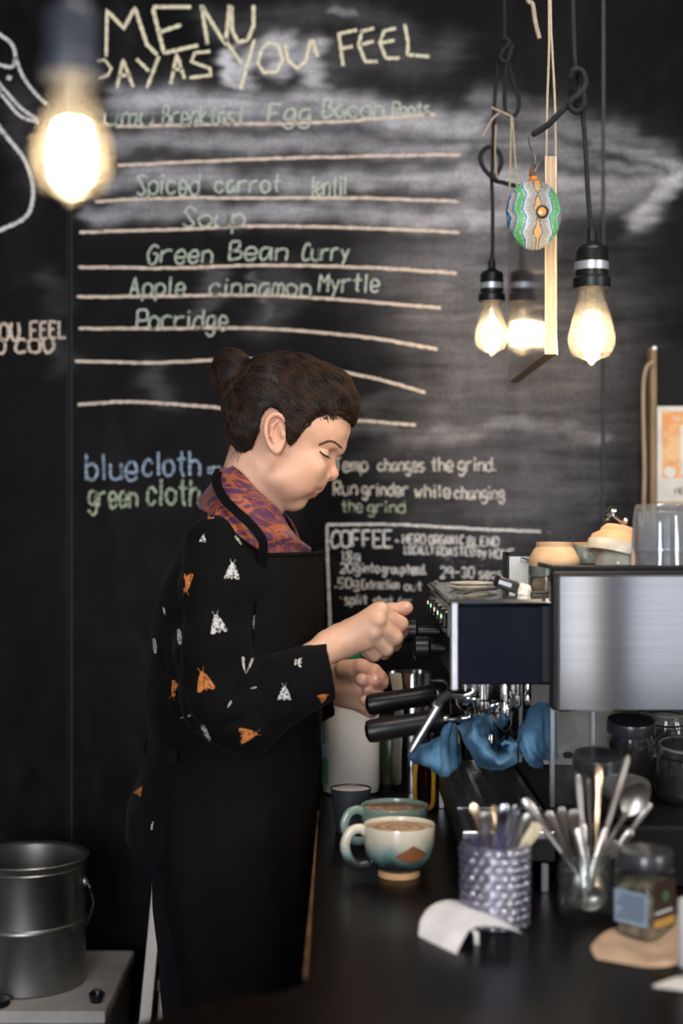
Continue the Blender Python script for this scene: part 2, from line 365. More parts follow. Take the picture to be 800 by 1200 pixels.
def strokes(g_, pts2d, width, off=.0006):    # ribbon with small thickness on the board
    pts = [wp(x, y, off) for x, y in pts2d]; n = len(pts)
    if n < 2: return
    hw = width/2*WY/F; A = []
    for i, q in enumerate(pts):
        t = pts[min(i+1, n-1)]-pts[max(i-1, 0)]; nn = Vector((-t.z, 0, t.x)); nn = nn.normalized() if nn.length > 1e-9 else Vector((0,0,1))
        k = hw*(1+.22*math.sin(i*2.3+q.x*90)); A.append((q+nn*k, q-nn*k))
    back = Vector((0, off+.0002, 0)); vs = []
    for a, b in A: vs += [a, b, b+back, a+back]
    fs = [(0,1,2,3), (4*n-1,4*n-2,4*n-3,4*n-4)]
    for i in range(n-1):
        for k in range(4): fs.append((4*i+k, 4*i+4+k, 4*i+4+(k+1) % 4, 4*i+(k+1) % 4))
    g_.add(vs, fs)
def dens(pts, step=2.0):
    out = [pts[0]]
    for a, b in zip(pts, pts[1:]):
        n = max(1, int(math.hypot(b[0]-a[0], b[1]-a[1])/step))
        out += [(a[0]+(b[0]-a[0])*k/n, a[1]+(b[1]-a[1])*k/n) for k in range(1, n+1)]
    return out
def glyph(g_, ch, x, y, sx, sy, width, jit=.25, slant=0.):   # (x,y): left end of the baseline, sx/sy: px per grid unit
    if ch not in GL or not GL[ch]: return
    rj = random.Random(hash((ord(ch[0]), int(x), int(y))))
    for st in GL[ch].split(';'):
        sm = st.startswith('~'); st = st.lstrip('~')
        pts = [(int(q[0])+rj.uniform(-jit, jit), int(q[1])-2+rj.uniform(-jit, jit)) for q in st.split()]
        pts = [(x+(a+slant*b)*sx, y-b*sy) for a, b in pts]
        if sm: pts = [(q.x, q.y) for q in spline([(a, b, 0) for a, b in pts], 5)]
        else: pts = dens(pts, max(2., sx))
        strokes(g_, pts, width)
def write(text, x, y, x1, sy, width, m_, gap=1.7, parent=None, drop=0., jit=.25, slant=0., space=3.2):
    g_ = G(); cx = x
    tot = sum(space if ch == ' ' else (1.5 if ch in 'il.1(!' else (4.6 if ch in 'mMwW' else 4))+gap for ch in text)-gap; sx = (x1-x)/tot
    for i, ch in enumerate(text):
        if ch == ' ': cx += space*sx; continue
        wd = 1.5 if ch in 'il.1(!' else (4.6 if ch in 'mMwW' else 4)
        ox = -1.3*sx if ch in 'il.1!' else 0
        glyph(g_, ch, cx+ox, y+drop*(cx-x), sx*(wd/4 if wd > 4 else 1), sy, width, jit, slant); cx += (wd+gap)*sx
    return obj('chalk_writing', g_, m_, parent or boardM, False)
def line(pts, width, m_, parent=None):
    g_ = G(); q = [(v.x, v.y+random.uniform(-.4, .4)) for v in spline([(a, b, 0) for a, b in pts], 14)]; strokes(g_, q, width)
    return obj('chalk_line', g_, m_, parent or boardM, False)
g_ = G()
for pts in ([(124,66),(125,12),(145,33),(158,9),(172,52),(184,64)], [(179,10),(192,62),(232,53)], [(179,8),(224,8)], [(186,38),(212,29)], [(236,6),(243,51),(244,50)], [(237,8),(264,52),(269,6)], [(271,7),(272,36),(279,49),(290,47),(297,30),(297,6)]):
    strokes(g_, dens(pts, 4), 4.2)
obj('chalk_writing', g_, CH_Y, boardM, False)
g_ = G()
for pts in ([(112,72),(122,70),(130,80),(126,88),(114,91)], [(137,103),(144,70),(156,102)], [(139,89),(153,87)], [(160,69),(174,83)], [(186,66),(172,103)], [(200,98),(207,63),(216,92)], [(202,82),(214,80)], [(246,60),(228,62),(224,72),(246,80),(247,88),(222,91)],
            [(262,44),(283,74)],[(298,46),(282,104)], [(306,58),(302,74),(309,85),(324,84),(331,70),(326,52),(314,50),(306,58)], [(334,52),(337,70),(348,80),(358,72),(364,46)], [(366,46),(372,66)],
            [(397,40),(402,77)], [(395,40),(418,35)], [(400,57),(413,54)], [(424,36),(420,52),(428,72),(442,72)], [(422,37),(438,33)], [(424,52),(438,48)], [(450,36),(445,50),(452,68),(468,68)], [(450,36),(464,33)], [(448,50),(462,47)], [(474,28),(478,50),(477,64),(503,66)]):
    strokes(g_, dens(pts, 4), 3.6)
obj('chalk_writing', g_, CH_Y, boardM, False)
for wd_ in (('umu',122,147,178,3.6),('Breakfast',190,147,285,3.7),('Egg',314,143,362,3.6),('Bacon',378,138,448,3.6),('Roots',460,135,503,2.6),('Spiced',160,228,232,4.0),('carrot',252,225,328,3.3),('lentil',365,229,405,3.8),
            ('Soup',214,266,285,3.8),('Green',172,308,248,3.5),('Bean',268,305,335,3.6),('Curry',354,305,407,3.3),('Apple',152,346,215,3.4),('cinnamon',246,346,363,3.3),('Myrtle',373,342,443,3.5),('Porridge',160,386,266,3.8)):
    write(*wd_, 2.1, CH_G, slant=.12)
write('blue', 101, 562, 160, 4.8, 2.8, CH_B); write('cloth', 168, 558, 233, 4.8, 2.8, CH_B); write('=', 243, 560, 257, 3.0, 3.4, CH_B)
write('green', 104, 594, 160, 4.2, 2.8, CH_GG); write('cloth', 173, 592, 233, 5.0, 2.8, CH_GG)
for wd_ in (('Temp',392,552,430,2.6),('changes',443,552,497,2.4),('the',505,552,530,2.6),('grind.',537,552,581,2.6),('Run',391,580,418,2.6),('grinder',424,581,478,2.5),('while',486,583,527,2.5),('changing',533,585,590,2.5)):
    write(*wd_, 2.2, CH_W)
write('the', 400, 600, 424, 2.3, 1.8, CH_GG); write('grind', 431, 601, 474, 2.3, 1.8, CH_GG)
line([(383,615),(470,615),(560,620),(634,623)], 3.2, CH_D); line([(640,623),(646,623)], 2, CH_F); line([(383,615),(384,660),(387,738)], 3.0, CH_W)
write('COFFEE', 388, 641, 459, 3.2, 2.8, CH_D, gap=1.3, jit=.1); write('*', 462, 641, 468, 2, 4.5, CH_D)
for wd_ in (('HERO',472,637,498,1.75),('ORGANIC',503,638,543,1.75),('BLEND',548,640,584,1.75),('LOCALLY',474,649,508,1.6),('ROASTED',512,651,556,1.6),('by',560,652,569,1.6),('HONE',574,654,602,1.7)):
    write(*wd_, 1.9, CH_D, jit=.1, gap=1.9)
for wd_ in (('18g',401,657,421,1.8),('20g',399,671,421,1.9),('into',424,671,444,1.8),('group',448,672,474,1.7),('head.',478,673,499,1.9),('29-30',516,677,555,2.1),('secs',561,678,588,1.9),('.50g',392,689,420,1.9),('Extraction',424,690,467,1.7),('out',474,692,494,1.7),('(',503,692,508,1.8),('*',396,706,402,1.5),('split',404,708,430,1.8),('shot',438,709,460,1.7),('for',466,710,482,1.7)):
    write(*wd_, 1.8, CH_D if wd_[2] < 680 else CH_W, jit=.12)
write('25 - 35', 516, 663, 570, 1.6, 1.6, CH_F)
for pts in ([(135,148),(250,146),(380,143),(510,134)], [(138,194),(260,188),(380,184),(540,181)], [(112,236),(200,232),(300,232),(420,232),(537,236)], [(93,272),(200,269),(300,265),(420,267),(538,272)],
            [(92,313),(200,314),(300,311),(420,313),(535,320)], [(90,348),(200,347),(300,346),(400,351),(516,361)], [(92,385),(180,385),(300,385),(420,394),(512,409)],
            [(88,423),(180,425),(300,421),(390,434),(450,446),(498,460)], [(91,474),(150,471),(210,474),(300,482),(400,491),(487,498)]):
    line(pts, 3.3, CH_T)
write('OU', 0, 399, 22, 3.4, 3.0, CH_T, parent=boardL); write('FEEL', 36, 396, 77, 3.2, 2.4, CH_T, parent=boardL, gap=1.6)
write('D', -6, 413, 6, 2.6, 2.8, CH_T, parent=boardL); write('COU', 18, 413, 62, 2.6, 2.8, CH_T, parent=boardL); write('C', 65, 410, 73, 2.4, 2.2, CH_F, parent=boardL)
def draw(pts, wd): 
    g_ = G(); strokes(g_, [(v.x, v.y) for v in spline([(a, b, 0) for a, b in pts], 8)], wd); return obj('chalk_drawing', g_, CH_D, boardL, False)
draw([(-20,30),(2,42),(14,52),(18,66),(14,78),(0,76),(-20,70)], 4); draw([(18,66),(26,88),(40,108),(55,122)], 3.6); draw([(-10,88),(6,106),(24,126),(44,140)], 3.6)
draw([(-10,96),(6,116),(24,136),(46,143)], 3.4); draw([(-14,132),(6,158),(28,186),(38,215),(37,240),(28,256),(4,268),(-12,276)], 4.4); draw([(8,90),(13,92)], 5)

# ------------------------------------------------------------------ counter (an L: the near end turns left towards the till)
CZ = .92
COUNTER = mat('black_counter', (.0045,.0030,.0028), .30, col2=(.003,.002,.002), scale=9, rvar=.08, spec=.12)
WOODEDGE = mat('worn_wood_edge', (.22,.10,.04), .5, col2=(.08,.04,.02), scale=30)
plan = [(1.6,-.2),(1.6,2.62),(-.034,2.62),(-.034,1.42),(-.040,1.385),(-.060,1.365),(-.12,1.34),(-.178,1.289),(-.235,1.235),(-.36,1.15),(-.36,-.2)]
g_ = G(); n = len(plan)
def ring(z, ins): 
    c = Vector((.4, 1.3)); out = []
    for i, (x, y) in enumerate(plan):
        a = Vector(plan[i-1]); b = Vector(plan[(i+1) % n]); t = (b-a).normalized(); out.append((x-t.y*ins, y+t.x*ins, z))
    return out
vs = ring(CZ-.035, 0)+ring(CZ-.003, 0)+ring(CZ, .003)
fs = [tuple(range(n-1, -1, -1)), tuple(range(2*n, 3*n))]+[(j*n+i, j*n+(i+1) % n, (j+1)*n+(i+1) % n, (j+1)*n+i) for j in range(2) for i in range(n)]
ct = thing('counter', (.7, 1.6, 0), 'long dark brown-black service counter running along beside the barista', 'counter')
obj('worktop', G().add(vs, fs), COUNTER, ct, False)
obj('front_panel', G().box((-.01,1.40,.08), (.01,2.58,CZ-.036)), MATT, ct, False)
obj('end_panel', G().box((-.01,2.58,.08), (1.58,2.60,CZ-.036)), MATT, ct, False)
obj('plinth', G().box((.03,1.35,0), (1.56,2.56,.08)), MATT, ct, False)
obj('return_panel', G().box((-.34,1.04,.0), (-.01,1.06,CZ-.036)), MATT, ct, False)
obj('edge_strip', G().box((-.0375,1.42,CZ-.022), (-.0342,2.2,CZ-.002)), WOODEDGE, ct, False)
# ------------------------------------------------------------------ espresso machine (its working side faces the barista, its end faces us)
NAVY = mat('dark_blue_gloss_panel', (.007,.009,.020), .2, spec=.18, col2=(.005,.006,.014), scale=3)
LED = emit('green_indicator', (.35,1,.3), 1.0); LEDY = emit('amber_indicator', (1,.7,.2), .8)
DGLASS = glass('clear_screen', (.92,.93,.93), .02, .06, (.6,.6,.6), .6)
XL, MY0, MY1 = .143, 1.83, 2.27
m = thing('espresso_machine', (.36, 2.05, CZ), 'steel espresso machine with dark side panel on the counter right of the barista', 'coffee machine')
obj('group_housing', G().box((XL+.004, MY0+.004, 1.157), (.303, MY1, 1.262), .004), BLACK, m, False)
obj('side_panel', G().box((XL+.008, MY0-.001, 1.159), (.258, MY0+.003, 1.258), .001), NAVY, m, False)
SILV0 = mat('satin_edge', (.62,.63,.68), .35, .9)
obj('top_plate', G().box((XL-.006, MY0-.004, 1.261), (.305, MY1, 1.268), .0025), STEEL, m, False)
obj('edge_trim', G().box((XL-.003, MY0-.004, 1.150), (XL+.0075, MY0+.006, 1.262), .002), SILV0, m, False)
cp = obj('control_panel', G().box((XL-.004, MY0+.03, 1.215), (XL+.004, MY1-.01, 1.258), .002), STEEL, m, False)
for yy, mm in ((1.88, LED), (1.95, LED), (2.02, LEDY), (2.10, LED), (2.17, LEDY)):
    obj('button', G().box((XL-.010, yy, 1.226), (XL-.004, yy+.018, 1.246), .002), BLACK, cp, False)
    obj('indicator_light', G().box((XL-.0115, yy+.006, 1.239), (XL-.0100, yy+.012, 1.244)), mm, cp, False)
obj('rear_housing', G().box((.266, 1.806, 1.128), (.66, 1.828, 1.306), .003).box((.309, 1.8285, 1.128), (.66, 2.22, 1.306), .003), BLACK, m, False)
obj('steel_panel', G().box((.2735, 1.798, 1.1275), (.655, 1.8055, 1.3005), .0025), BRUSH, m, False)
obj('gallery_rail', G().tube([(.268,1.81,1.309),(.655,1.81,1.309),(.655,2.2,1.309),(.268,2.2,1.309)], .0035, 8, True), BLACK, m)
SILV = mat('satin_aluminium', (.6,.61,.64), .28, 1.)
for x_, y_ in ((.274, 1.85), (.330, 1.87), (.64, 1.85), (.274, 2.18), (.64, 2.18)):
    obj('leg', G().box((x_-.0035, y_-.0035, .996), (x_+.0035, y_+.0035, 1.13), .001), SILV, m, False)
obj('clear_screen', G().box((.278, 1.852, 1.0), (.327, 1.855, 1.127)), DGLASS, m, False)
obj('screen_clip', G().box((.288, 1.846, 1.060), (.300, 1.852, 1.068), .002), BLACK, m, False)
KICK = mat('grey_inner_panel', (.60,.57,.52), .5)
obj('inner_panel', G().box((.285, 2.14, 1.0), (.62, 2.145, 1.127)), KICK, m, False)
def cyl(a, b, r, n=24, cap=.0):                 # round bar between two points, softened ends
    a, b = Vector(a), Vector(b); d = (b-a); L_ = d.length; d.normalize(); c_ = min(r*.35, L_*.2) if not cap else cap
    return [a, a+d*c_*.3, a+d*c_, b-d*c_, b-d*c_*.3, b], [r*.6, r*.88, r, r, r*.88, r*.6]
def bar(a, b, r, n=24): p_, r_ = cyl(a, b, r, n); return G().tube(p_, r_, n)
# group heads and portafilters
for gy, hz, dx in ((1.925, 1.098, 0), (2.13, 1.106, .004)):
    gh = G().lathe([(.0,0),(.026,0),(.032,.006),(.033,.018),(.028,.024),(.028,.05),(0,.05)], (.200, gy, 1.112), 32)
    o = obj('group_head', gh, STEEL, m); g_ = G()
    for k in range(4):
        t = k*math.pi/2+.4; obj('bolt', G().tube([(.2+.036*math.cos(t), gy+.036*math.sin(t), 1.125), (.2+.036*math.cos(t), gy+.036*math.sin(t), 1.15)], .004, 10), STEEL, o)
    pf = thing('portafilter', (.200, gy, 1.085), 'black-handled portafilter locked in the %s group of the espresso machine' % ('nearer' if gy < 2 else 'farther'), 'portafilter', 'portafilters in the espresso machine')
    obj('basket', G().lathe([(.0,-.006),(.022,-.004),(.030,.006),(.0315,.024),(.0,.024)], (.2, gy, 1.087), 32), STEEL, pf)
    obj('spout', G().tube([(.2,gy,1.083),(.2,gy-.004,1.068),(.196,gy-.012,1.058)], [.009,.008,.006], 12).tube([(.2,gy,1.083),(.2,gy+.006,1.068),(.2,gy+.014,1.058)], [.009,.008,.006], 12), STEEL, pf)
    a, b, c = (.17, gy, hz+.003), (XL-.005+dx, gy-.004, hz+.002), (.032+dx, gy-.012, hz-.014)
    obj('neck', bar(a, (XL-.012+dx, gy-.005, hz+.001), .0065), STEEL, pf)
    p_ = [Vector(b)+(Vector(c)-Vector(b))*t for t in (0,.02,.06,.3,.6,.9,.97,1)]
    obj('handle', G().tube(p_, [.010,.0145,.0158,.0150,.0152,.0162,.0145,.007], 24), BLACK, pf)
# steam knobs, wand
for y_, z_, r_, x0 in ((2.08, 1.205, .017, .088), (1.98, 1.190, .0165, .100)):
    obj('steam_knob', G().tube([(x0,y_,z_),(x0+.003,y_,z_),(x0+.02,y_,z_),(x0+.024,y_,z_),(XL,y_,z_)], [r_*.7,r_,r_,r_*.5,r_*.45], 24), BLACK, m)
sw = spline([(.172,1.86,1.155),(.171,1.86,1.146),(.158,1.855,1.141),(.142,1.852,1.142),(.132,1.85,1.138),(.120,1.848,1.127)], 6)
ow = obj('steam_wand', G().tube(sw, .0048, 12), STEEL, m)
obj('grip_sleeve', G().tube([P(527,812,1.85),P(516,820,1.849),P(512,829,1.848)], [.0062,.0064,.006], 12), RUBBER, ow)
obj('wand_tube', G().tube([P(515,824,1.848),P(484,876,1.84),P(481,881,1.84)], [.0052,.0056,.0045], 14), SILV, ow)
g_ = G()
for x_, y_, r_, h_ in ((.163,1.87,.008,.03),(.185,1.868,.011,.045),(.215,1.872,.008,.05),(.232,1.88,.006,.035),(.175,1.90,.006,.03),(.225,1.86,.005,.02),(.150,1.866,.0055,.018),(.245,1.87,.0045,.03)):
    g_.lathe([(0,0),(r_*.7,0),(r_,.004),(r_,h_*.45),(r_*.75,h_*.5),(r_*.75,h_),(0,h_)], (x_, y_, 1.157-h_), 20)
g_.tube(spline([(.185,1.868,1.12),(.200,1.862,1.128),(.215,1.872,1.13)], 5), .004, 10)
g_.tube(spline([(.150,1.866,1.145),(.168,1.858,1.136),(.185,1.868,1.138)], 5), .004, 10)
obj('valve_fittings', g_, STEEL, m)
# drip tray
TX0, TX1, TY0, TY1 = .149, .262, 1.72, 2.22; TZ = .993
dt = obj('drip_tray', G().box((TX0, TY0, .955), (TX1, TY0+.004, TZ-.002)).box((TX0, TY1-.004, .955), (TX1, TY1, TZ-.002)).box((TX0, TY0, .955), (TX0+.004, TY1, TZ)).box((TX1-.004, TY0, .955), (TX1, TY1, TZ)).box((TX0, TY0, .955), (TX1, TY1, .958)), BLACK, m, False)
g_ = G()
nb = 30
for k in range(nb+1):
    y_ = TY0+.006+(TY1-TY0-.012)*k/nb; wd = .0042 if k % 6 else .008
    g_.box((TX0+.003, y_-wd/2, TZ-.004), (TX1-.003, y_+wd/2, TZ))
for k in range(7):
    x_ = TX0+.006+(TX1-TX0-.012)*k/6; g_.box((x_-.0028, TY0+.003, TZ-.004), (x_+.0028, TY1-.003, TZ+.0004))
obj('grate', g_, mat('grate_black_steel', (.03,.03,.034), .3, .6), dt, False)
obj('front_lip', G().box((TX0-.003, TY0-.005, TZ-.008), (TX1+.003, TY0, TZ+.001), .001), SILV, dt, False)
obj('divider', G().box((TX0+.002, 1.855, TZ), (TX1-.002, 1.8575, TZ+.002)), SILV, dt, False)
for x_ in (TX0+.006, TX1-.016):
    for y_ in (TY0+.004, TY1-.01): obj('foot', G().box((x_-.0045, y_-.004, CZ), (x_+.0045, y_+.004, .956), .001), SILV, dt, False)
# low black riser tray behind the cutlery, holding jars
tr = thing('riser_tray', (.46, 1.95, CZ), 'low black riser box under the jars behind the cutlery', 'riser')
obj('body', G().box((.268, 1.74, CZ), (.70, 2.20, .995), .003), MATT, tr, False)
GREYP = mat('grey_print', (.16,.17,.18), .6)
for x_, z_, w_ in ((.272,.966,.012),(.300,.966,.022),(.300,.958,.026),(.272,.940,.032),(.304,.936,.026)):
    obj('vent_slot', G().box((x_, 1.7385, z_), (x_+w_*.8, 1.7405, z_+.0035)), GREYP, tr, False)

# ------------------------------------------------------------------ jars on the riser
JG = glass('jar_glass', (.90,.92,.92), .06, .03, (.6,.6,.6), .55, .03)
LIDB = mat('black_lid', (.030,.032,.038), .32, rvar=.1, coat=.3)
BEANS = mat('dark_roast_beans', (.035,.018,.010), .35, col2=(.008,.005,.004), scale=180, bump=1, bscale=180)
def jar(x, y, z, r, h, label, lid=LIDB, fill=BEANS, fillh=.7, lh=.014, glasslid=False, grp=None, tilt=0.):
    t = thing('jar', (x, y, z), label, 'jar', grp)
    obj('glass_body', G().lathe([(0,.001),(r*.9,.001),(r*.97,.006),(r,.012),(r,h*.80),(r*.86,h*.9),(r*.84,h),(r*.80,h),(r*.82,h*.9),(r*.95,h*.79),(r*.95,.012),(0,.008)], (x,y,z), 36), JG, t)
    obj('contents', G().lathe([(0,.009),(r*.9,.012),(r*.93,h*.1),(r*.93,h*fillh),(r*.4,h*fillh+.004),(0,h*fillh+.003)], (x,y,z), 30), fill, t)
    if glasslid:
        obj('lid', G().lathe([(r*.80,h+.001),(r*.96,h+.001),(r*.98,h+.006),(r*.8,h+.012),(r*.55,h+.014),(r*.5,h+.009),(0,h+.009)], (x,y,z), 36), JG, t)
        obj('gasket', G().tube([(x+r*.88*math.cos(a), y+r*.88*math.sin(a), z+h+.0005) for a in np.linspace(0, 2*math.pi, 32, endpoint=False)], .0016, 6, True), mat('pale_rubber', (.5,.48,.44), .6), t)
        g_ = G().tube([(x+r*1.01*math.cos(a), y+r*1.01*math.sin(a), z+h*.86) for a in np.linspace(0, 2*math.pi, 32, endpoint=False)], .0012, 6, True)
        g_.tube(spline([(x-r,y-.004,z+h*.86),(x-r*1.12,y-.004,z+h*.8),(x-r*1.1,y-.004,z+h*.98),(x-r*.96,y-.004,z+h*1.04)], 5), .0013, 6)
        obj('wire_clip', g_, STEEL, t)
    else:
        ro = r*1.04
        obj('lid', G().lathe([(r*.83,h-.004),(ro,h-.004),(ro,h+lh-.005),(ro*.96,h+lh-.001),(ro*.88,h+lh-.001),(ro*.86,h+lh-.002),(0,h+lh-.002)], (x,y,z), 40), lid, t)
    if tilt: t.rotation_euler = (math.radians(tilt), 0, 0); t.location.y -= .002; t.location.z += r*math.sin(math.radians(tilt))
    return t
def at(px, D): return (px-400)*D/F
jar(at(698,1.84), 1.84, .995, .0310, .058, 'squat jar of coffee beans with black lid behind the tea spoons', fillh=.6, lh=.012, tilt=11)
jar(at(736,1.97), 1.97, .995, .0320, .084, 'taller jar with black lid half under the steel panel', fillh=.75, lh=.013, tilt=11)
jar(at(801,1.90), 1.90, .995, .0400, .070, 'clip-top glass jar with clear lid at right edge, in front', glasslid=True, fillh=.72, tilt=9)
jar(at(778,2.08), 2.08, .995, .0370, .092, 'clip-top glass jar with clear lid, behind the other one', glasslid=True, fillh=.6, tilt=9)
jar(at(733,1.775), 1.785, .995, .0300, .034, 'low jar with smoky clear lid behind the bright spoon bowl', lid=mat('smoky_lid', (.10,.10,.10), .2, coat=.6), fillh=.6, lh=.008, tilt=14)

# ------------------------------------------------------------------ on top of the machine
TGL = glass('tumbler_glass', (.90,.92,.94), .05, .10, (.8,.85,.95))
def tumbler(x, y, z, r, h, label, flip=True, grp='upturned glasses on the machine'):
    t = thing('glass_tumbler', (x, y, z), label, 'glass', grp)
    prof = [(r,0),(r*.99,h*.3),(r*.93,h*.72),(r*.86,h*.93),(r*.80,h),(0,h),(0,h-.008),(r*.76,h-.010),(r*.86,h*.7),(r*.93,h*.3),(r*.95,0)]
    g_ = G().lathe(prof, (0,0,0), 60)
    g_.v = [(a*(1-.035*abs(math.sin(5*math.atan2(b, a)))*(c > .006)*(c < h*.9)), b*(1-.035*abs(math.sin(5*math.atan2(b, a)))*(c > .006)*(c < h*.9)), c) for a, b, c in g_.v]
    g_.v = [(a+x, b+y, c+z) for a, b, c in g_.v]
    obj('glass_wall', g_, TGL, t); 
    obj('rim', G().tube([(x+r*.975*math.cos(a), y+r*.975*math.sin(a), z+.0015) for a in np.linspace(0, 2*math.pi, 40, endpoint=False)], .0013, 6, True), TGL, t)
    return t
for px, D, lb in ((775,1.85,'leftmost'), (829,1.86,'right'), (803,1.945,'rear')):
    for k, (zz, wh) in enumerate(((1.307, 'lower'), (1.330, 'upper'))):
        tumbler(at(px, D), D, zz, .0405 if not k else .0400, .060 if k else .056, '%s glass of the %s nested pair of upturned tumblers on the machine' % (wh, lb))
for o in list(COL.objects):
    if o.name.startswith('glass_tumbler'): del o['group']
def bowl_prof(r, h, foot): return [(0,.003),(foot,.003),(foot,.0),(foot+.003,.0),(foot+.003,.004),(r*.8,h*.35),(r,h*.8),(r*.995,h),(r*.965,h),(r*.95,h*.8),(r*.72,h*.4),(0,.010)]
CLAYM = mat('sandy_clay', (.66,.46,.28), .7, col2=(.52,.34,.20), scale=30, bump=.15, bscale=180)
MELON = mat('orange_clay', (.66,.38,.21), .6, col2=(.56,.31,.17), scale=22, bump=.1)
CREAM = mat('cream_glaze', (.72,.70,.62), .22, col2=(.5,.46,.36), scale=40)
GREYG = mat('grey_green_glaze', (.20,.24,.21), .3, col2=(.10,.13,.11), scale=60)
def flipped(c, tilt=0., rz=0.): return Matrix.Rotation(rz, 4, 'Z') @ Matrix.Rotation(tilt, 4, 'Y') @ Matrix.Rotation(math.pi, 4, 'X')
x_ = at(641, 1.955)
jr = thing('glass_jar', (x_, 1.955, 1.268), 'small straight glass jar of brown spice under a clay bowl', 'jar')
obj('glass_body', G().lathe([(0,0),(.0245,0),(.026,.003),(.026,.038),(.0245,.038),(.0245,.004),(0,.003)], (x_,1.955,1.268), 32), JG, jr)
obj('contents', G().lathe([(0,.004),(.024,.004),(.024,.022),(0,.024)], (x_,1.955,1.268), 24), mat('brown_spice', (.26,.16,.07), .8, col2=(.12,.07,.03), scale=150), jr)
x_ = at(649, 1.955)
bo = thing('clay_bowl', (x_, 1.955, 1.3065), 'upturned sandy clay bowl resting on the small spice jar', 'bowl')
obj('bowl_body', G().lathe([(0,.0),(.034,0),(.0355,.003),(.0345,.010),(.028,.022),(.0245,.026),(.0245,.032),(.0225,.032),(.0215,.029),(0,.029)], (x_,1.955,1.3065), 40), CLAYM, bo)
x_, y_, z_ = at(723,1.93), 1.93, 1.3075
b2 = thing('cream_bowl', (x_, y_, z_), 'small cream bowl upturned under the tilted orange bowl', 'bowl')
obj('bowl_body', G().lathe([(.030,0),(.031,.004),(.027,.014),(.019,.021),(.012,.023),(0,.022)], (x_,y_,z_), 36, wob=.03), CREAM, b2)
Mx = Matrix.Rotation(math.radians(14), 4, 'Y') @ Matrix.Rotation(math.radians(-8), 4, 'X')
cx, cy, cz = at(722,1.925), 1.925, 1.325
b3 = thing('orange_bowl', (cx, cy, cz), 'tilted upturned orange clay bowl with cream glazed rim beside the glasses', 'bowl')
obj('bowl_body', G().lathe([(.0385,.0),(.040,.006),(.037,.018),(.029,.024),(.0275,.026),(.0275,.029),(.022,.035),(.012,.037),(0,.036)], (cx,cy,cz), 44, Mx), MELON, b3)
obj('glazed_rim', G().lathe([(.0375,-.004),(.041,-.004),(.0415,.003),(.0408,.011),(.0400,.004),(.0385,-.002)], (cx,cy,cz), 44, Mx, wob=.012), CREAM, b3)
x_ = at(686,2.02)
b4 = thing('grey_mug', (x_, 2.02, 1.3075), 'grey-green stoneware mug upturned with an orange base ring', 'mug')
obj('mug_body', G().lathe([(.026,0),(.027,.004),(.0265,.022),(.024,.026),(0,.026)], (x_,2.02,1.3075), 36), GREYG, b4)
obj('base_ring', G().lathe([(0,.0262),(.024,.0262),(.0245,.029),(.020,.029),(.019,.027),(0,.027)], (x_,2.02,1.3075), 36), TERRA, b4)
inf = thing('tea_strainer', P(735,618,1.95), 'small chrome ball-ended strainer sticking up behind the orange bowl', 'strainer')
obj('rod', G().tube([P(745,626,1.95),P(718,604,1.95)], .0022, 10), STEEL, inf)
ax = (P(718,604,1.95)-P(745,626,1.95)).normalized(); Mq = ax.to_track_quat('Z', 'Y').to_matrix().to_4x4()
obj('disc_head', G().lathe([(0,-.003),(.010,-.002),(.013,.0),(.012,.004),(.007,.009),(0,.010)], P(717,603,1.95), 24, Mq), STEEL, inf)
obj('knob', G().lathe([(0,-.006),(.004,-.004),(.006,0),(.004,.004),(0,.006)], P(733,610,1.945), 18), STEEL, inf)
# left housing: framed tin, black brush box, saucers, tongs
x0, x1 = at(594,2.12), at(640,2.12)
fr = thing('steel_tin', ((x0+x1)/2, 2.14, 1.268), 'open silver tin with black edges behind the clay bowl', 'tin')
obj('tin_body', G().box((x0+.002,2.122,1.2685),(x1,2.16,1.316),.001), mat('pale_tin', (.6,.6,.57), .35, .8), fr, False)
obj('black_edge', G().box((x0-.002,2.118,1.268),(x0+.003,2.165,1.320),.001).box((x0-.002,2.118,1.314),(x1,2.123,1.320),.001), BLACK, fr, False)
bx = thing('brush_box', P(600,690,1.93), 'black oblong bar brush with white end lying on the machine top', 'brush')
Mb = Matrix.Translation(P(592,684.5,1.93)) @ Matrix.Rotation(math.radians(18), 4, 'Y')
obj('handle_block', G().box((-.014,-.02,-.008),(.016,.02,.008),.002,Mb), BLACK, bx, False)
obj('white_end', G().box((.0162,-.018,-.0095),(.034,.018,.0085),.004,Mb), mat('white_nylon', (.78,.76,.72), .6), bx, False)
obj('silver_plate', G().box((-.012,-.0205,-.002),(.006,-.0198,.0035),0,Mb), SILV, bx, False)
x_ = at(548,2.05)
for k, (dx, dy) in enumerate(((0,0),(.006,.004))):
    s_ = thing('saucer', (x_+dx, 2.05+dy, 1.2685+k*.0045), ('lower' if not k else 'upper')+' pale saucer of the pair on the machine top', 'saucer')
    obj('plate', G().lathe([(0,.001),(.020,.0),(.022,.001),(.032,.005),(.031,.006),(.020,.0025),(0,.0022)], (x_+dx,2.05+dy,1.2685+k*.0045), 40), CREAM, s_)
tg = thing('steel_tongs', (at(560,1.94),1.94,1.269), 'steel tongs lying in front of the saucers on the machine top', 'tongs')
for a, b in ((P(532,701,1.90),P(578,690,2.0)), (P(540,702,1.89),P(580,692,1.99))):
    a.z = 1.2705; b.z = 1.2725; obj('arm', G().tube([a, (a+b)/2+Vector((0,0,.002)), b], [.004,.003,.0045], 10, flat=.4, up=(0,0,1)), STEEL, tg)

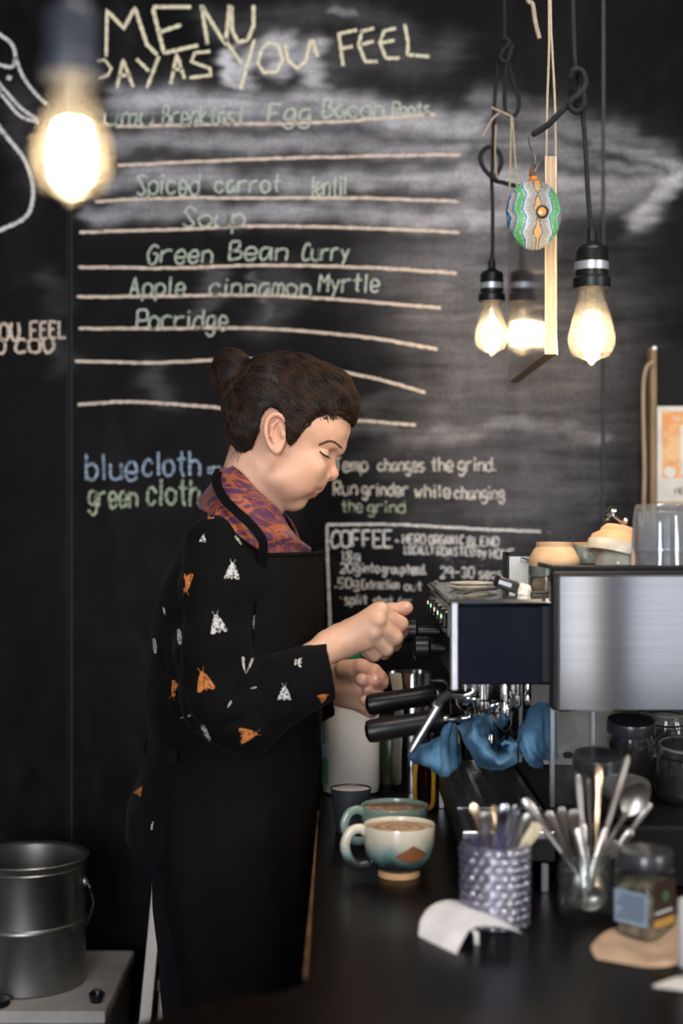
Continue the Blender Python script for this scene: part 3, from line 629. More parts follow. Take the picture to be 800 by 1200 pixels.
# ------------------------------------------------------------------ blue cloths
BLUE = mat('blue_microfibre', (.13,.27,.42), .95, col2=(.07,.17,.30), scale=25, bump=.8, bscale=300, sheen=.0, spec=.1)
def cloth(name, rows, label, thick=.0022, seed=1, sub=6, m_=None, grp=None, wr=.0016):
    R_ = [[P(*q) for q in r] for r in rows]
    R2 = [spline(r, sub) for r in R_]; cols = list(zip(*R2)); C2 = [spline(c_, sub) for c_ in cols]; rows2 = [list(r) for r in zip(*C2)]
    rr = random.Random(seed); ph = [rr.uniform(0, 6) for _ in range(6)]
    rows2 = [[q+Vector((math.sin(i*.9+ph[0])*wr, math.sin(i*.7+j*.5+ph[1])*wr, math.sin(j*.8+i*.35+ph[2])*wr)) for i, q in enumerate(r)] for j, r in enumerate(rows2)]
    o = obj(name, G().sheet(rows2, thick), m_ or BLUE, None, True, 70); return tag(o, label, 'cloth', grp)
cloth('blue_cloth', [[(546,831,1.95),(540,845,1.93),(536,853,1.90),(545,872,1.88),(560,896,1.87),(590,902,1.87),(606,893,1.88),(607,872,1.90),(598,862,1.92)],
    [(553,828,1.94),(556,842,1.93),(548,853,1.89),(548,868,1.85),(562,888,1.83),(588,898,1.83),(602,889,1.84),(604,873,1.86),(594,866,1.88)],
    [(562,832,1.93),(563,842,1.90),(556,850,1.86),(560,866,1.83),(572,880,1.815),(584,893,1.81),(596,884,1.82),(597,874,1.84),(588,872,1.85)],
    [(572,850,1.95),(570,852,1.95),(568,852,1.94),(572,862,1.94),(578,870,1.94),(584,880,1.93),(590,878,1.93),(588,872,1.94),(584,868,1.95)],
    [(590,850,1.99),(588,851,1.99),(584,850,1.99),(584,862,1.98),(586,872,1.97),(588,876,1.97),(590,876,1.97),(590,868,1.98),(590,862,1.99)]],
    'large crumpled blue cloth scooped over the drip tray under the group head', seed=3)
cloth('blue_cloth', [[(479,884,1.93),(488,878,1.91),(502,872,1.90),(516,862,1.90),(524,851,1.91),(530,848,1.92),(536,868,1.93),(538,884,1.95)],
    [(481,888,1.92),(492,880,1.88),(506,878,1.87),(514,874,1.87),(520,870,1.88),(528,868,1.90),(536,878,1.91),(538,888,1.93)],
    [(484,891,1.92),(494,892,1.87),(504,897,1.85),(512,903,1.85),(520,906,1.86),(530,902,1.88),(536,896,1.90),(538,892,1.92)],
    [(490,893,1.94),(500,896,1.94),(508,901,1.94),(516,904,1.94),(524,904,1.95),(530,900,1.95),(534,896,1.96),(536,892,1.97)]],
    'smaller blue cloth curled over the left edge of the drip tray', seed=5)
cloth('blue_cloth', [[(607,880,1.90),(606,868,1.90),(612,850,1.91),(622,832,1.92),(634,824,1.93),(646,826,1.94),(650,842,1.95)],
    [(612,884,1.88),(612,872,1.87),(616,860,1.87),(626,848,1.88),(636,842,1.90),(644,842,1.92),(650,856,1.94)],
    [(622,898,1.87),(620,888,1.86),(622,880,1.86),(630,876,1.87),(638,872,1.89),(644,868,1.91),(650,874,1.93)],
    [(634,902,1.90),(634,896,1.90),(636,890,1.90),(640,890,1.91),(644,888,1.92),(648,888,1.93),(652,890,1.95)]],
    'blue cloth bunched against the right leg of the espresso machine', seed=8)
# ------------------------------------------------------------------ pendant lamps
FIL = emit('filament', (1, .84, .58), 100)
BULBG = glass('bulb_glass', (1,.97,.92), .03, .036, (1,.90,.76), .6)
BAND = mat('silver_label_band', (.62,.66,.72), .35, .6)
BRASS = mat('brass_cap', (.6,.5,.35), .3, 1.)
CORD = mat('black_cloth_cord', (.012,.010,.010), .8, bump=.5, bscale=400)
JUTE = mat('pale_jute', (.55,.46,.34), .9, col2=(.42,.33,.22), scale=200, bump=.6, bscale=700)
def pendant(px, ytop, ybot, D, label, cordpts, s=1., band=True, sockm=None, wat=26):
    """ytop: top of the glass, ybot: tip of the bulb, in the picture at distance D"""
    B = P(px, ybot, D); H = (ybot-ytop)*D/F; r = H*.30
    t = thing('pendant_lamp', tuple(P(px, ytop, D)), label, 'lamp', 'bare bulb pendant lamps')
    z0 = B.z
    prof = [(0,0),(.003,.001),(r*.14,.0045),(r*.30,H*.035+.004),(r*.75,H*.12),(r*.97,H*.25),(r,H*.34),(r*.94,H*.46),(r*.78,H*.62),(r*.60,H*.80),(r*.50,H*.94),(r*.47,H)]
    obj('bulb', G().lathe(prof, tuple(B), 36), BULBG, t)
    g_ = G()
    for k in range(6):
        a = k*math.pi/3; g_.tube([(B.x+r*.30*math.cos(a), B.y+r*.30*math.sin(a), z0+H*.20), (B.x+r*.36*math.cos(a+.3), B.y+r*.36*math.sin(a+.3), z0+H*.42), (B.x+r*.20*math.cos(a+.2), B.y+r*.20*math.sin(a+.2), z0+H*.60)], r*.15, 8)
    obj('filament', g_, FIL, t)
    obj('glass_stem', G().lathe([(0,H*.58),(r*.10,H*.60),(r*.14,H*.75),(r*.3,H*.97),(0,H*.98)], tuple(B), 20), BULBG, t)
    S = H/.088; zt = z0+H; w_ = .0185*S
    sm_ = sockm or BLACK
    obj('socket', G().lathe([(0,-.002*S),(w_*1.12,-.002*S),(w_*1.15,.001*S),(w_*1.15,.009*S),(w_,.0115*S),(w_,.040*S),(w_*.92,.044*S),(w_*.45,.049*S),(w_*.32,.051*S),(w_*.30,.064*S),(0,.064*S)], (B.x,B.y,zt), 32), sm_, t)
    if band: obj('label_band', G().lathe([(w_*1.01,.018*S),(w_*1.03,.018*S),(w_*1.03,.027*S),(w_*1.01,.027*S)], (B.x,B.y,zt), 32), BAND, t)
    q0 = Vector((B.x, B.y, zt+.062*S)); pts = [q0]+[P(*q) for q in cordpts]
    obj('cord', G().tube(spline(pts, 8), .0032, 10), CORD, t)
    l = bpy.data.lights.new('bulb_light', 'POINT'); l.energy = wat; l.color = (1,.72,.42); l.shadow_soft_size = .012
    lo = bpy.data.objects.new('bulb_light', l); COL.objects.link(lo); lo.parent = t; lo.location = Vector((B.x,B.y,z0+H*.38))-P(px, ytop, D)
    return t
D1, D2, D3 = 1.86, 2.45, .92
tR = pendant(693, 336, 428, D1, 'bare glowing bulb pendant, rightmost, with black socket and silver band', [(689,230,D1),(685,160,D1),(681,128,D1),(672,118,D1+.01),(668,100,D1),(676,84,D1-.01),(684,92,D1),(680,112,D1),(674,124,D1+.01),(679,100,D1+.02),(674,78,D1),(672,40,D1),(670,-60,D1),(669,-230,D1)])
obj('knot', G().tube(spline([P(*q) for q in ((668,92,D1-.01),(672,82,D1-.015),(682,84,D1-.012),(686,98,D1-.01),(680,110,D1-.014),(669,118,D1-.012),(668,126,D1-.01),(676,131,D1-.008),(684,124,D1-.012),(683,108,D1-.016))], 6), .0042, 10), CORD, tR)
obj('loose_tail', G().tube(spline([P(*q) for q in ((672,118,D1-.008),(660,128,D1-.006),(642,146,D1),(623,158,D1+.01))], 6), [.0042]*18+[.003], 10), CORD, tR)
tL = pendant(576, 352, 417, D2, 'bare glowing bulb pendant, left of the hanging sign, knotted black cord', [(577,290,D2),(577,240,D2),(576,212,D2),(577,190,D2),(578,150,D2),(580,110,D2),(584,72,D2),(590,58,D2),(591,30,D2),(590,-60,D2),(590,-150,D2)], wat=30)
obj('knot', G().tube(spline([P(*q) for q in ((590,44,D2-.01),(597,50,D2-.015),(590,58,D2-.012),(586,68,D2-.01),(594,72,D2-.012),(600,52,D2-.01))], 6), .0045, 10), CORD, tL)
obj('loose_tail', G().tube(spline([P(*q) for q in ((594,64,D2-.01),(600,92,D2),(608,118,D2),(604,134,D2),(595,134,D2),(591,120,D2),(593,72,D2-.01))], 6), .0036, 10), CORD, tL)
obj('loose_tail', G().tube(spline([P(*q) for q in ((578,210,D2-.01),(566,196,D2-.01),(563,182,D2-.01),(572,172,D2-.01),(584,178,D2-.01),(587,192,D2-.01),(580,210,D2-.012),(590,214,D2),(612,220,D2))], 6), .0040, 10), CORD, tL)
GREYS = mat('bluish_grey_socket', (.035,.042,.06), .4)
tF = pendant(84, 88, 238, D3, 'large out-of-focus glowing bulb pendant hanging close by at upper left', [(83,-40,D3),(82,-150,D3),(82,-300,D3),(82,-1500,D3)], band=False, sockm=GREYS, wat=9)
# ceiling ends: the cords run up to the ceiling
for o_, (px, D, y_) in ((tR,(669,D1,-230)), (tL,(590,D2,-150))):
    q = P(px, y_, D); 
    if q.z < 2.99: obj('cord', G().tube([q-Vector((0,0,.01)), (q.x, q.y, 3.0)], .0032, 8), CORD, o_)
q = P(82,-1500,D3); obj('cord', G().tube([q-Vector((0,0,.01)), (q.x, q.y, 3.0)], .0032, 8), CORD, tF)

lf = thing('added_ceiling_light', (.30,1.10,2.93), 'white strip light added on the ceiling above the counter for top light, out of view', 'lamp')  # unseen fixture added to go with the extra light from above
obj('housing', G().box((-.28,.90,2.90),(.88,1.30,2.995),.004), PALE, lf, False)
obj('diffuser', G().box((-.26,.92,2.893),(.86,1.28,2.899)), emit('added_light_diffuser', (1,.93,.84), 3), lf, False)
# ------------------------------------------------------------------ hanging sign, ornament, strings
PLY = mat('birch_ply_edge', (.72,.56,.40), .6, col2=(.50,.35,.22), scale=9, stretch=(60,1,2.2), lo=.42, hi=.58)
SIGNB = mat('black_gloss_sign', (.02,.018,.016), .2, spec=.7, col2=(.05,.045,.04), scale=6, stretch=(1,1,8), rvar=.05, coat=.6)
sx0, sx1 = at(638.0,2.0), at(652.5,2.0); zt, zb = P(0,183,2.0).z, P(0,415,2.0).z
sg = thing('hanging_sign', ((sx0+sx1)/2, 2.22, zb), 'black painted plywood sign hung edge-on between the two bulbs', 'sign')
obj('board', G().box((sx0+.0005, 2.002, zb), (sx1-.0005, 2.44, zt), .0), mat('ply_core', (.45,.30,.17), .6), sg, False)
obj('painted_face', G().box((sx0-.0006, 2.0, zb), (sx0+.0004, 2.44, zt)), SIGNB, sg, False)
obj('painted_face', G().box((sx1-.0004, 2.0, zb), (sx1+.0006, 2.44, zt)), SIGNB, sg, False)
g_ = G(); ws = (sx1-sx0)/5
for k in range(5): obj('ply_layer', G().box((sx0+ws*k+.0002, 1.9995, zb), (sx0+ws*(k+1)-.0002, 2.0025, zt)), PLY if k % 2 == 0 else mat('ply_cross_layer', (.56,.40,.27), .7), sg, False)
def twine(pts, r, label, n=8): return tag(obj('twine', G().tube(spline([P(*q) for q in pts], n), r, 8), JUTE), label, 'string')
twine([(651,183,2.004),(650,120,2.01),(647,60,2.02),(645,0,2.03),(644,-250,2.05)], .0017, 'right strand of jute twine holding up the plywood sign')
twine([(640,183,2.006),(641,120,2.01),(643,60,2.02),(643,0,2.03),(642,-250,2.05)], .0017, 'left strand of jute twine holding up the plywood sign')
tag(obj('rope_end', G().tube(spline([P(*q) for q in ((617,-60,2.3),(618,-4,2.3),(624,5,2.3),(627,25,2.3),(632,45,2.3))], 8), .0036, 8), JUTE), 'short frayed jute rope end dangling at the top', 'rope')
twine([(565,160,2.43),(572,148,2.43),(578,138,2.43),(588,132,2.43),(598,136,2.42),(576,126,2.43)], .0019, 'jute twine tied in a bow on the left lamp cord')
twine([(599,136,2.42),(598,180,2.42),(597,222,2.42)], .0014, 'left strand of twine hanging below the cord loop')
twine([(600,136,2.42),(603,180,2.42),(606,225,2.42)], .0014, 'right strand of twine hanging below the cord loop')
twine([(581,146,2.425),(580,180,2.42),(582,208,2.42)], .0014, 'loose strand of twine falling beside the knotted cord')
def orn_mat():
    m = bpy.data.materials.new('dot_painted_stripes'); m.use_nodes = True; nt = m.node_tree; N = nt.nodes.new; L = nt.links.new
    b = nt.nodes['Principled BSDF']; b.inputs['Roughness'].default_value = .35
    tc = N('ShaderNodeTexCoord'); sp = N('ShaderNodeSeparateXYZ'); L(tc.outputs['Object'], sp.inputs[0])
    def M_(op, a, b_=0., c_=None):
        n = N('ShaderNodeMath'); n.operation = op
        for i, x in enumerate((a, b_, c_)):
            if x is None: continue
            if isinstance(x, (int, float)): n.inputs[i].default_value = x
            else: L(x, n.inputs[i])
        return n.outputs[0]
    x, z = sp.outputs[0], sp.outputs[2]
    wav = M_('MULTIPLY', M_('SINE', M_('MULTIPLY', z, 190.)), .0022)
    wav = M_('ADD', wav, M_('MULTIPLY', M_('SINE', M_('MULTIPLY', z, 420.)), .0007))
    u = M_('ABSOLUTE', M_('SUBTRACT', x, M_('ADD', .004, 0.))); u = M_('SUBTRACT', u, wav); u = M_('DIVIDE', u, .045)
    rp = N('ShaderNodeValToRGB'); rp.color_ramp.interpolation = 'CONSTANT'; e = rp.color_ramp.elements
    cols = [(0,(.60,.36,.15)),(.055,(.03,.02,.02)),(.09,(.30,.29,.27)),(.26,(.36,.35,.33)),(.34,(.7,.72,.7)),(.37,(.06,.18,.42)),(.42,(.10,.34,.12)),(.58,(.14,.42,.17)),(.66,(.05,.16,.40)),(.71,(.5,.24,.16)),(.77,(.25,.42,.55)),(.83,(.03,.08,.22)),(.9,(.22,.36,.46))]
    e[0].position, e[0].color = 0, (*cols[0][1], 1); e[1].position, e[1].color = cols[1][0], (*cols[1][1], 1)
    for p_, c_ in cols[2:]: q = e.new(p_); q.color = (*c_, 1)
    L(u, rp.inputs[0])
    vo = N('ShaderNodeTexVoronoi'); vo.inputs['Scale'].default_value = 420; L(tc.outputs['Object'], vo.inputs['Vector'])
    dot = M_('LESS_THAN', vo.outputs['Distance'], .3); near = M_('LESS_THAN', M_('ABSOLUTE', M_('SUBTRACT', M_('FRACT', M_('MULTIPLY', u, 5.5)), .5)), .2)
    mx = N('ShaderNodeMix'); mx.data_type = 'RGBA'; L(M_('MULTIPLY', M_('MULTIPLY', dot, near), .75), mx.inputs['Factor']); L(rp.outputs[0], mx.inputs['A']); mx.inputs['B'].default_value = (.75,.75,.7,1)
    L(mx.outputs['Result'], b.inputs['Base Color']); return m
c_ = P(625,252,1.93); rx, rz_ = 32.5*1.93/F, 41*1.93/F
on = thing('painted_ornament', tuple(c_), 'flat round gourd ornament painted in green, blue and grey stripes with dots', 'ornament')
g_ = G().lathe([(math.sin(t)*1., -math.cos(t)) for t in np.linspace(0, math.pi, 25)], (0,0,0), 44)
g_.v = [(a*rx*(1+.05*c)+c_.x, b*.016+c_.y, c*rz_+c_.z) for a, b, c in g_.v]
obj('painted_body', g_, orn_mat(), on)
def disc(px, py, D, r, m_, nm, par, h=.003, n=28):
    Mr = Matrix.Rotation(math.pi/2, 4, 'X'); return obj(nm, G().lathe([(0,-h),(r,-h),(r,0),(r*.8,h*.7),(0,h)], tuple(P(px,py,D)), n, Mr), m_, par)
disc(635,248,1.9145,.0092,BLACK,'bead_ring',on,.0015); disc(635,248,1.912,.0062,mat('amber_bead',(.75,.36,.08),.2,coat=.5),'bead',on,.003)
obj('orange_collar', G().lathe([(.0,0),(.006,0),(.007,.003),(.005,.007),(0,.007)], tuple(P(625,213,1.93)), 16), mat('orange_wax', (.75,.25,.05), .5), on)
obj('stalk', G().tube(spline([P(625,210,1.93),P(623,200,1.93),P(626,193,1.93)], 4), [.0045]*4+[.003]*4+[.004], 8), mat('brown_stalk', (.16,.08,.04), .7), on)
obj('wire_hook', G().tube(spline([P(*q) for q in ((626,194,1.93),(627,184,1.93),(621,172,1.925),(619,160,1.91),(622,156,1.88),(627,159,1.87))], 6), .0008, 6), SILV, on)

# ------------------------------------------------------------------ poster board on the right of the wall
pb = thing('poster_board', tuple(wp(800, 640)), 'black board hung on the wall at the right edge by a cord', 'board')
yb = WY-.03
def wq(px, py, y): return Vector(((px-400)*y/F, y, EYE-(py-600)*y/F))
obj('panel', G().box(wq(765,409,yb), wq(930,640,WY-.001)), MATT, pb, False)
obj('wood_edge', G().box(wq(762.5,407,yb-.001), wq(765,640,WY-.001)), mat('raw_edge', (.28,.19,.11), .7), pb, False)
obj('nail', G().lathe([(0,0),(.004,0),(.004,.002),(0,.003)], wq(767,408,yb-.003), 12, Matrix.Rotation(math.pi/2, 4, 'X')), SILV, pb)
tag(obj('cord', G().tube(spline([wq(766,424,yb-.006), wq(758,430,yb-.006), wq(754,450,yb-.006), wq(754,500,yb-.006), wq(755,560,yb-.006), wq(752,640,yb-.006)], 6), .0038, 8), mat('tan_flex', (.42,.31,.22), .7)), 'tan flex hanging down beside the black poster board', 'cable')
PAPER = mat('white_paper', (.78,.75,.72), .8); yp = yb-.002
ps = thing('poster', tuple(wq(800, 590, yp)), 'white framed poster with an orange print pinned on the black board', 'poster')
obj('sheet', G().box(wq(770,476,yp-.001), wq(846,588,yp)), PAPER, ps, False)
ORP = mat('orange_print', (.80,.36,.14), .8, col2=(.85,.55,.30), scale=14, lo=.45, hi=.55)
obj('print', G().box(wq(775.5,482,yp-.0015), wq(840,560,yp-.001)), ORP, ps, False)
WP_ = mat('white_print', (.85,.82,.76), .8)
obj('printed_shape', G().box(wq(797,498,yp-.002), wq(822,556,yp-.0015)), WP_, ps, False)
Mr = Matrix.Rotation(math.pi/2, 4, 'X')
obj('printed_shape', G().lathe([(0,-.0003),(.011,-.0003),(.011,.0003),(0,.0003)], wq(785,553,yp-.0018), 20, Mr), WP_, ps)
def poster_text(text, px, py, sx, sy, wd, m_):
    g_ = G(); cx = px
    for ch in text:
        if ch in GL and GL[ch]:
            for st in GL[ch].split(';'):
                pts = [(cx+int(q[0])*sx, py-(int(q[1])-2)*sy) for q in st.lstrip('~').split()]
                g_.tube([wq(a, b, yp-.0019) for a, b in pts], wd, 4)
        cx += 5.2*sx
    obj('printed_text', g_, m_, ps)
poster_text('Take', 786, 493, .8, .9, .0007, WP_); poster_text('MENU', 791, 579, 1.1, 1.2, .0009, mat('dark_ink', (.05,.05,.05), .8))
obj('bottom_batten', G().box(wq(770,588.5,yp-.008), wq(850,594,yp)), mat('pale_wood', (.55,.42,.28), .6), ps, False)

# ------------------------------------------------------------------ mugs, cup, milk, pitchers
def zglaze(name, stops, scale=25, dist=.012, rough=.18):
    # glaze that changes with height on the pot, its border wandering with noise
    m = bpy.data.materials.new(name); m.use_nodes = True; nt = m.node_tree; N = nt.nodes.new; L = nt.links.new
    b = nt.nodes['Principled BSDF']; b.inputs['Roughness'].default_value = rough; b.inputs['Coat Weight'].default_value = .3
    tc = N('ShaderNodeTexCoord'); sp = N('ShaderNodeSeparateXYZ'); L(tc.outputs['Object'], sp.inputs[0])
    nz = N('ShaderNodeTexNoise'); nz.inputs['Scale'].default_value = scale; nz.inputs['Detail'].default_value = 4; L(tc.outputs['Object'], nz.inputs['Vector'])
    mm = N('ShaderNodeMath'); mm.operation = 'MULTIPLY_ADD'; L(nz.outputs['Fac'], mm.inputs[0]); mm.inputs[1].default_value = dist*2; mm.inputs[2].default_value = -dist
    ad = N('ShaderNodeMath'); ad.operation = 'ADD'; L(mm.outputs[0], ad.inputs[0]); L(sp.outputs[2], ad.inputs[1])
    dv = N('ShaderNodeMath'); dv.operation = 'DIVIDE'; L(ad.outputs[0], dv.inputs[0]); dv.inputs[1].default_value = .07
    rp = N('ShaderNodeValToRGB'); e = rp.color_ramp.elements
    e[0].position, e[0].color = stops[0][0], (*stops[0][1], 1); e[1].position, e[1].color = stops[-1][0], (*stops[-1][1], 1)
    for p_, c_ in stops[1:-1]: q = e.new(p_); q.color = (*c_, 1)
    L(dv.outputs[0], rp.inputs[0]); L(rp.outputs[0], b.inputs['Base Color']); return m
def latte(name):
    m = bpy.data.materials.new(name); m.use_nodes = True; nt = m.node_tree; N = nt.nodes.new; L = nt.links.new
    b = nt.nodes['Principled BSDF']; b.inputs['Roughness'].default_value = .4
    tc = N('ShaderNodeTexCoord'); wv = N('ShaderNodeTexWave'); wv.wave_type = 'RINGS'; wv.rings_direction = 'Z'; wv.inputs['Scale'].default_value = 22; wv.inputs['Distortion'].default_value = 5; wv.inputs['Detail'].default_value = 1; wv.inputs['Detail Scale'].default_value = 12
    L(tc.outputs['Object'], wv.inputs['Vector']); rp = N('ShaderNodeValToRGB'); e = rp.color_ramp.elements
    e[0].position, e[0].color = .45, (.38,.19,.08,1); e[1].position, e[1].color = .9, (.64,.46,.29,1)
    L(wv.outputs['Fac'], rp.inputs[0]); L(rp.outputs[0], b.inputs['Base Color']); return m
LATTE = latte('latte_foam')
def mug(px, D, r, h, gm, label, hx, foot=None):
    x = at(px, D); t = thing('coffee_mug', (x, D, CZ), label, 'mug')
    fr_ = r*.58
    obj('mug_body', G().lathe([(fr_*.9,.007),(r*.80,.017),(r*.93,.029),(r*.985,.044),(r,h-.004),(r*.985,h),(r*.955,h-.001),(r*.94,h-.006),(r*.92,.040),(r*.75,.022),(0,.015)], (x,D,CZ), 48), gm, t)
    obj('foot_ring', G().lathe([(0,.009),(fr_*.92,.009),(fr_,.006),(fr_*1.02,.001),(fr_*.98,0),(0,0)], (x,D,CZ), 40), foot or TERRA, t)
    obj('coffee', G().lathe([(0,h-.0045),(r*.6,h-.0045),(r*.95,h-.0052)], (x,D,CZ), 40), LATTE, t)
    a = math.radians(hx); ux, uy = math.cos(a), math.sin(a)
    pts = [(r*.92,h*.86),(r*1.12,h*.93),(r*1.38,h*.86),(r*1.52,h*.62),(r*1.42,h*.36),(r*1.16,h*.22),(r*.82,h*.24)]
    obj('handle', G().tube(spline([(x+u*ux, D+u*uy, CZ+z) for u, z in pts], 6), .0062, 12, flat=.75, up=(-uy,ux,0)), gm, t)
    return t
G1 = zglaze('cream_and_teal_glaze', [(.0,(.015,.015,.015)),(.28,(.025,.03,.03)),(.38,(.07,.13,.125)),(.50,(.22,.33,.31)),(.62,(.50,.49,.40)),(.74,(.64,.58,.45)),(1.,(.72,.66,.52))], 26, .020)
G2 = zglaze('grey_green_drip_glaze', [(.0,(.08,.11,.09)),(.3,(.14,.22,.19)),(.6,(.26,.34,.30)),(.85,(.20,.28,.24)),(1.,(.44,.44,.36))], 60, .010)
mg = mug(467.5, 1.80, .0455, .0655, G1, 'cream mug of coffee with teal drips and a brown diamond, in front', 188)
# the brown diamond is unglazed clay showing on the mug's wall
xm = at(467.5,1.80); g_ = G(); rows = []
def rwall(z): 
    pr = [(.0264*.9,.007),(.0364,.017),(.0423,.029),(.0448,.044),(.0455,.0615)]
    for (r0,z0_),(r1,z1_) in zip(pr, pr[1:]):
        if z <= z1_: return r0+(r1-r0)*(z-z0_)/(z1_-z0_)
    return .0455
for j in range(9):
    v = j/8; z = .026+.021*v; hw = .025*(1-abs(v-.35)/.66) if v > .35 else .025*(.35+v*.65/.35)
    hw = max(.0006, hw*1.0); rows.append([(xm+(rwall(z)+.0004)*math.sin(.36+u*hw/.045), 1.80-(rwall(z)+.0004)*math.cos(.36+u*hw/.045), CZ+z) for u in np.linspace(-1, 1, 9)])
obj('clay_diamond', G().sheet(rows), mat('rust_clay', (.26,.095,.035), .5, col2=(.2,.07,.03)), mg)
mug(462, 1.945, .0465, .060, G2, 'grey-green mug of coffee behind the cream mug', 195, mat('dark_clay', (.12,.09,.07), .6))
x_ = at(411,2.05)
cu = thing('black_cup', (x_,2.05,CZ), 'small matt black handleless cup of milk left of the mugs', 'cup')
BLUEBLK = mat('matt_blue_black', (.030,.034,.046), .5, bump=.1)
obj('cup_wall', G().lathe([(0,0),(.0205,0),(.0215,.002),(.0292,.060),(.0297,.063),(.0283,.063),(.0278,.060),(.020,.006),(0,.005)], (x_,2.05,CZ), 40), BLUEBLK, cu)
obj('milk', G().lathe([(0,.0608),(.0279,.0608)], (x_,2.05,CZ), 36), mat('steamed_milk', (.70,.62,.55), .4), cu)
# milk bottle
HDPE = mat('milky_plastic', (.62,.57,.49), .4, col2=(.55,.50,.42), scale=8, sub=.0)
x_, D = at(411,2.35), 2.35
mb = thing('milk_bottle', (x_, D, CZ), 'white plastic milk bottle with green cap below the barista\'s hands', 'bottle')
def sq(r, n=40, k=4): return [(r*math.copysign(abs(math.cos(t))**(2/k), math.cos(t)), r*math.copysign(abs(math.sin(t))**(2/k), math.sin(t))) for t in np.linspace(0, 2*math.pi, n, endpoint=False)]
g_ = G(); lv = [(.0,.040),(.004,.0455),(.02,.0470),(.14,.0470),(.165,.043),(.19,.028),(.205,.017),(.222,.016)]
vs = []; n = 40
for z, r in lv: vs += [(x_+a, D+b, CZ+z) for a, b in (sq(r) if r > .02 else sq(r, 40, 2))]
fs = [(j*n+i, j*n+(i+1) % n, (j+1)*n+(i+1) % n, (j+1)*n+i) for j in range(len(lv)-1) for i in range(n)]+[tuple(range(n-1,-1,-1)), tuple((len(lv)-1)*n+i for i in range(n))]
obj('bottle_body', g_.add(vs, fs), HDPE, mb)
obj('cap', G().lathe([(0,.214),(.0185,.214),(.019,.216),(.019,.228),(.018,.230),(0,.230)], (x_,D,CZ), 30), mat('green_cap', (.02,.24,.09), .4), mb)
LBL = mat('green_label', (.03,.22,.07), .5); LBLB = mat('blue_white_label', (.25,.42,.55), .5)
obj('label', G().box((x_-.0482,D-.040,CZ+.02),(x_-.0468,D+.040,CZ+.055)).box((x_-.047,D-.0484,CZ+.02),(x_-.037,D-.0468,CZ+.06)), LBL, mb, False)
obj('label', G().box((x_-.0483,D-.040,CZ+.056),(x_-.0468,D+.040,CZ+.11)).box((x_-.047,D-.0484,CZ+.062),(x_-.040,D-.0468,CZ+.085)), LBLB, mb, False)
def pitcher(px, D, z0, r, h, label, m_=STEEL):
    x_ = at(px, D); t = thing('milk_pitcher', (x_, D, z0), label, 'pitcher')
    g_ = G().lathe([(0,0),(r*.98,0),(r,.004),(r,h*.3),(r*.84,h*.75),(r*.86,h),(r*.83,h),(r*.81,h*.75),(r*.96,h*.3),(r*.95,.006),(0,.005)], (x_,D,z0), 40)
    g_.v = [(a-(.010 if (c > z0+h-.004 and a < x_-r*.7) else 0), b, c) for a, b, c in g_.v]
    obj('pitcher_body', g_, m_, t)
    obj('handle', G().tube(spline([(x_+r*.8,D,z0+h*.92),(x_+r*1.5,D,z0+h*.88),(x_+r*1.6,D,z0+h*.5),(x_+r*1.1,D,z0+h*.2),(x_+r*.95,D,z0+h*.2)], 6), .004, 10, flat=.5), m_, t)
pitcher(484, 2.36, CZ, .038, .195, 'tall steel milk pitcher standing behind the upper portafilter handle')
pitcher(556, 2.31, CZ, .038, .125, 'wide steel pitcher half hidden behind the blue cloths')
# amber measure, green pack
x_, D = at(496,2.2), 2.2
am = thing('amber_measure', (x_,D,CZ), 'yellow plastic measuring jug beside the left edge of the drip tray', 'jug')
AMB = mat('amber_plastic', (.55,.27,.02), .25, coat=.4)
obj('jug_frame', G().tube(spline([(x_-.012,D-.02,CZ+.075),(x_-.014,D-.02,CZ+.03),(x_-.010,D-.02,CZ+.008),(x_+.002,D-.02,CZ+.004),(x_+.012,D-.02,CZ+.010),(x_+.014,D-.02,CZ+.03),(x_+.013,D-.02,CZ+.075),(x_,D-.02,CZ+.084)], 6, True), .0035, 8, True), AMB, am)
obj('jug_wall', G().lathe([(0,0),(.017,0),(.0185,.004),(.022,.095),(.020,.095),(.0165,.006),(0,.004)], (x_+.004,D+.006,CZ), 30), glass('amber_glass', (.55,.34,.12), .05), am)
g_ = G(); rows = []
x_, D = at(466,2.42), 2.42
for j in range(13):
    v = j/12; rows.append([(x_+.036*(1-.25*v)*math.cos(t)*(1+.07*math.sin(5*t+v*7)), D+.020*(1-.4*v)*math.sin(t)*(1+.1*math.sin(4*t+v*9)), CZ+.115*v+.003*math.sin(7*t)) for t in np.linspace(0, 2*math.pi, 33)])
tag(obj('coffee_bag', G().sheet(rows), mat('dark_green_foil', (.05,.075,.025), .35, col2=(.015,.02,.01), scale=20, bump=.4)), 'crumpled dark green bag standing behind the mugs beside the milk bottle', 'bag')

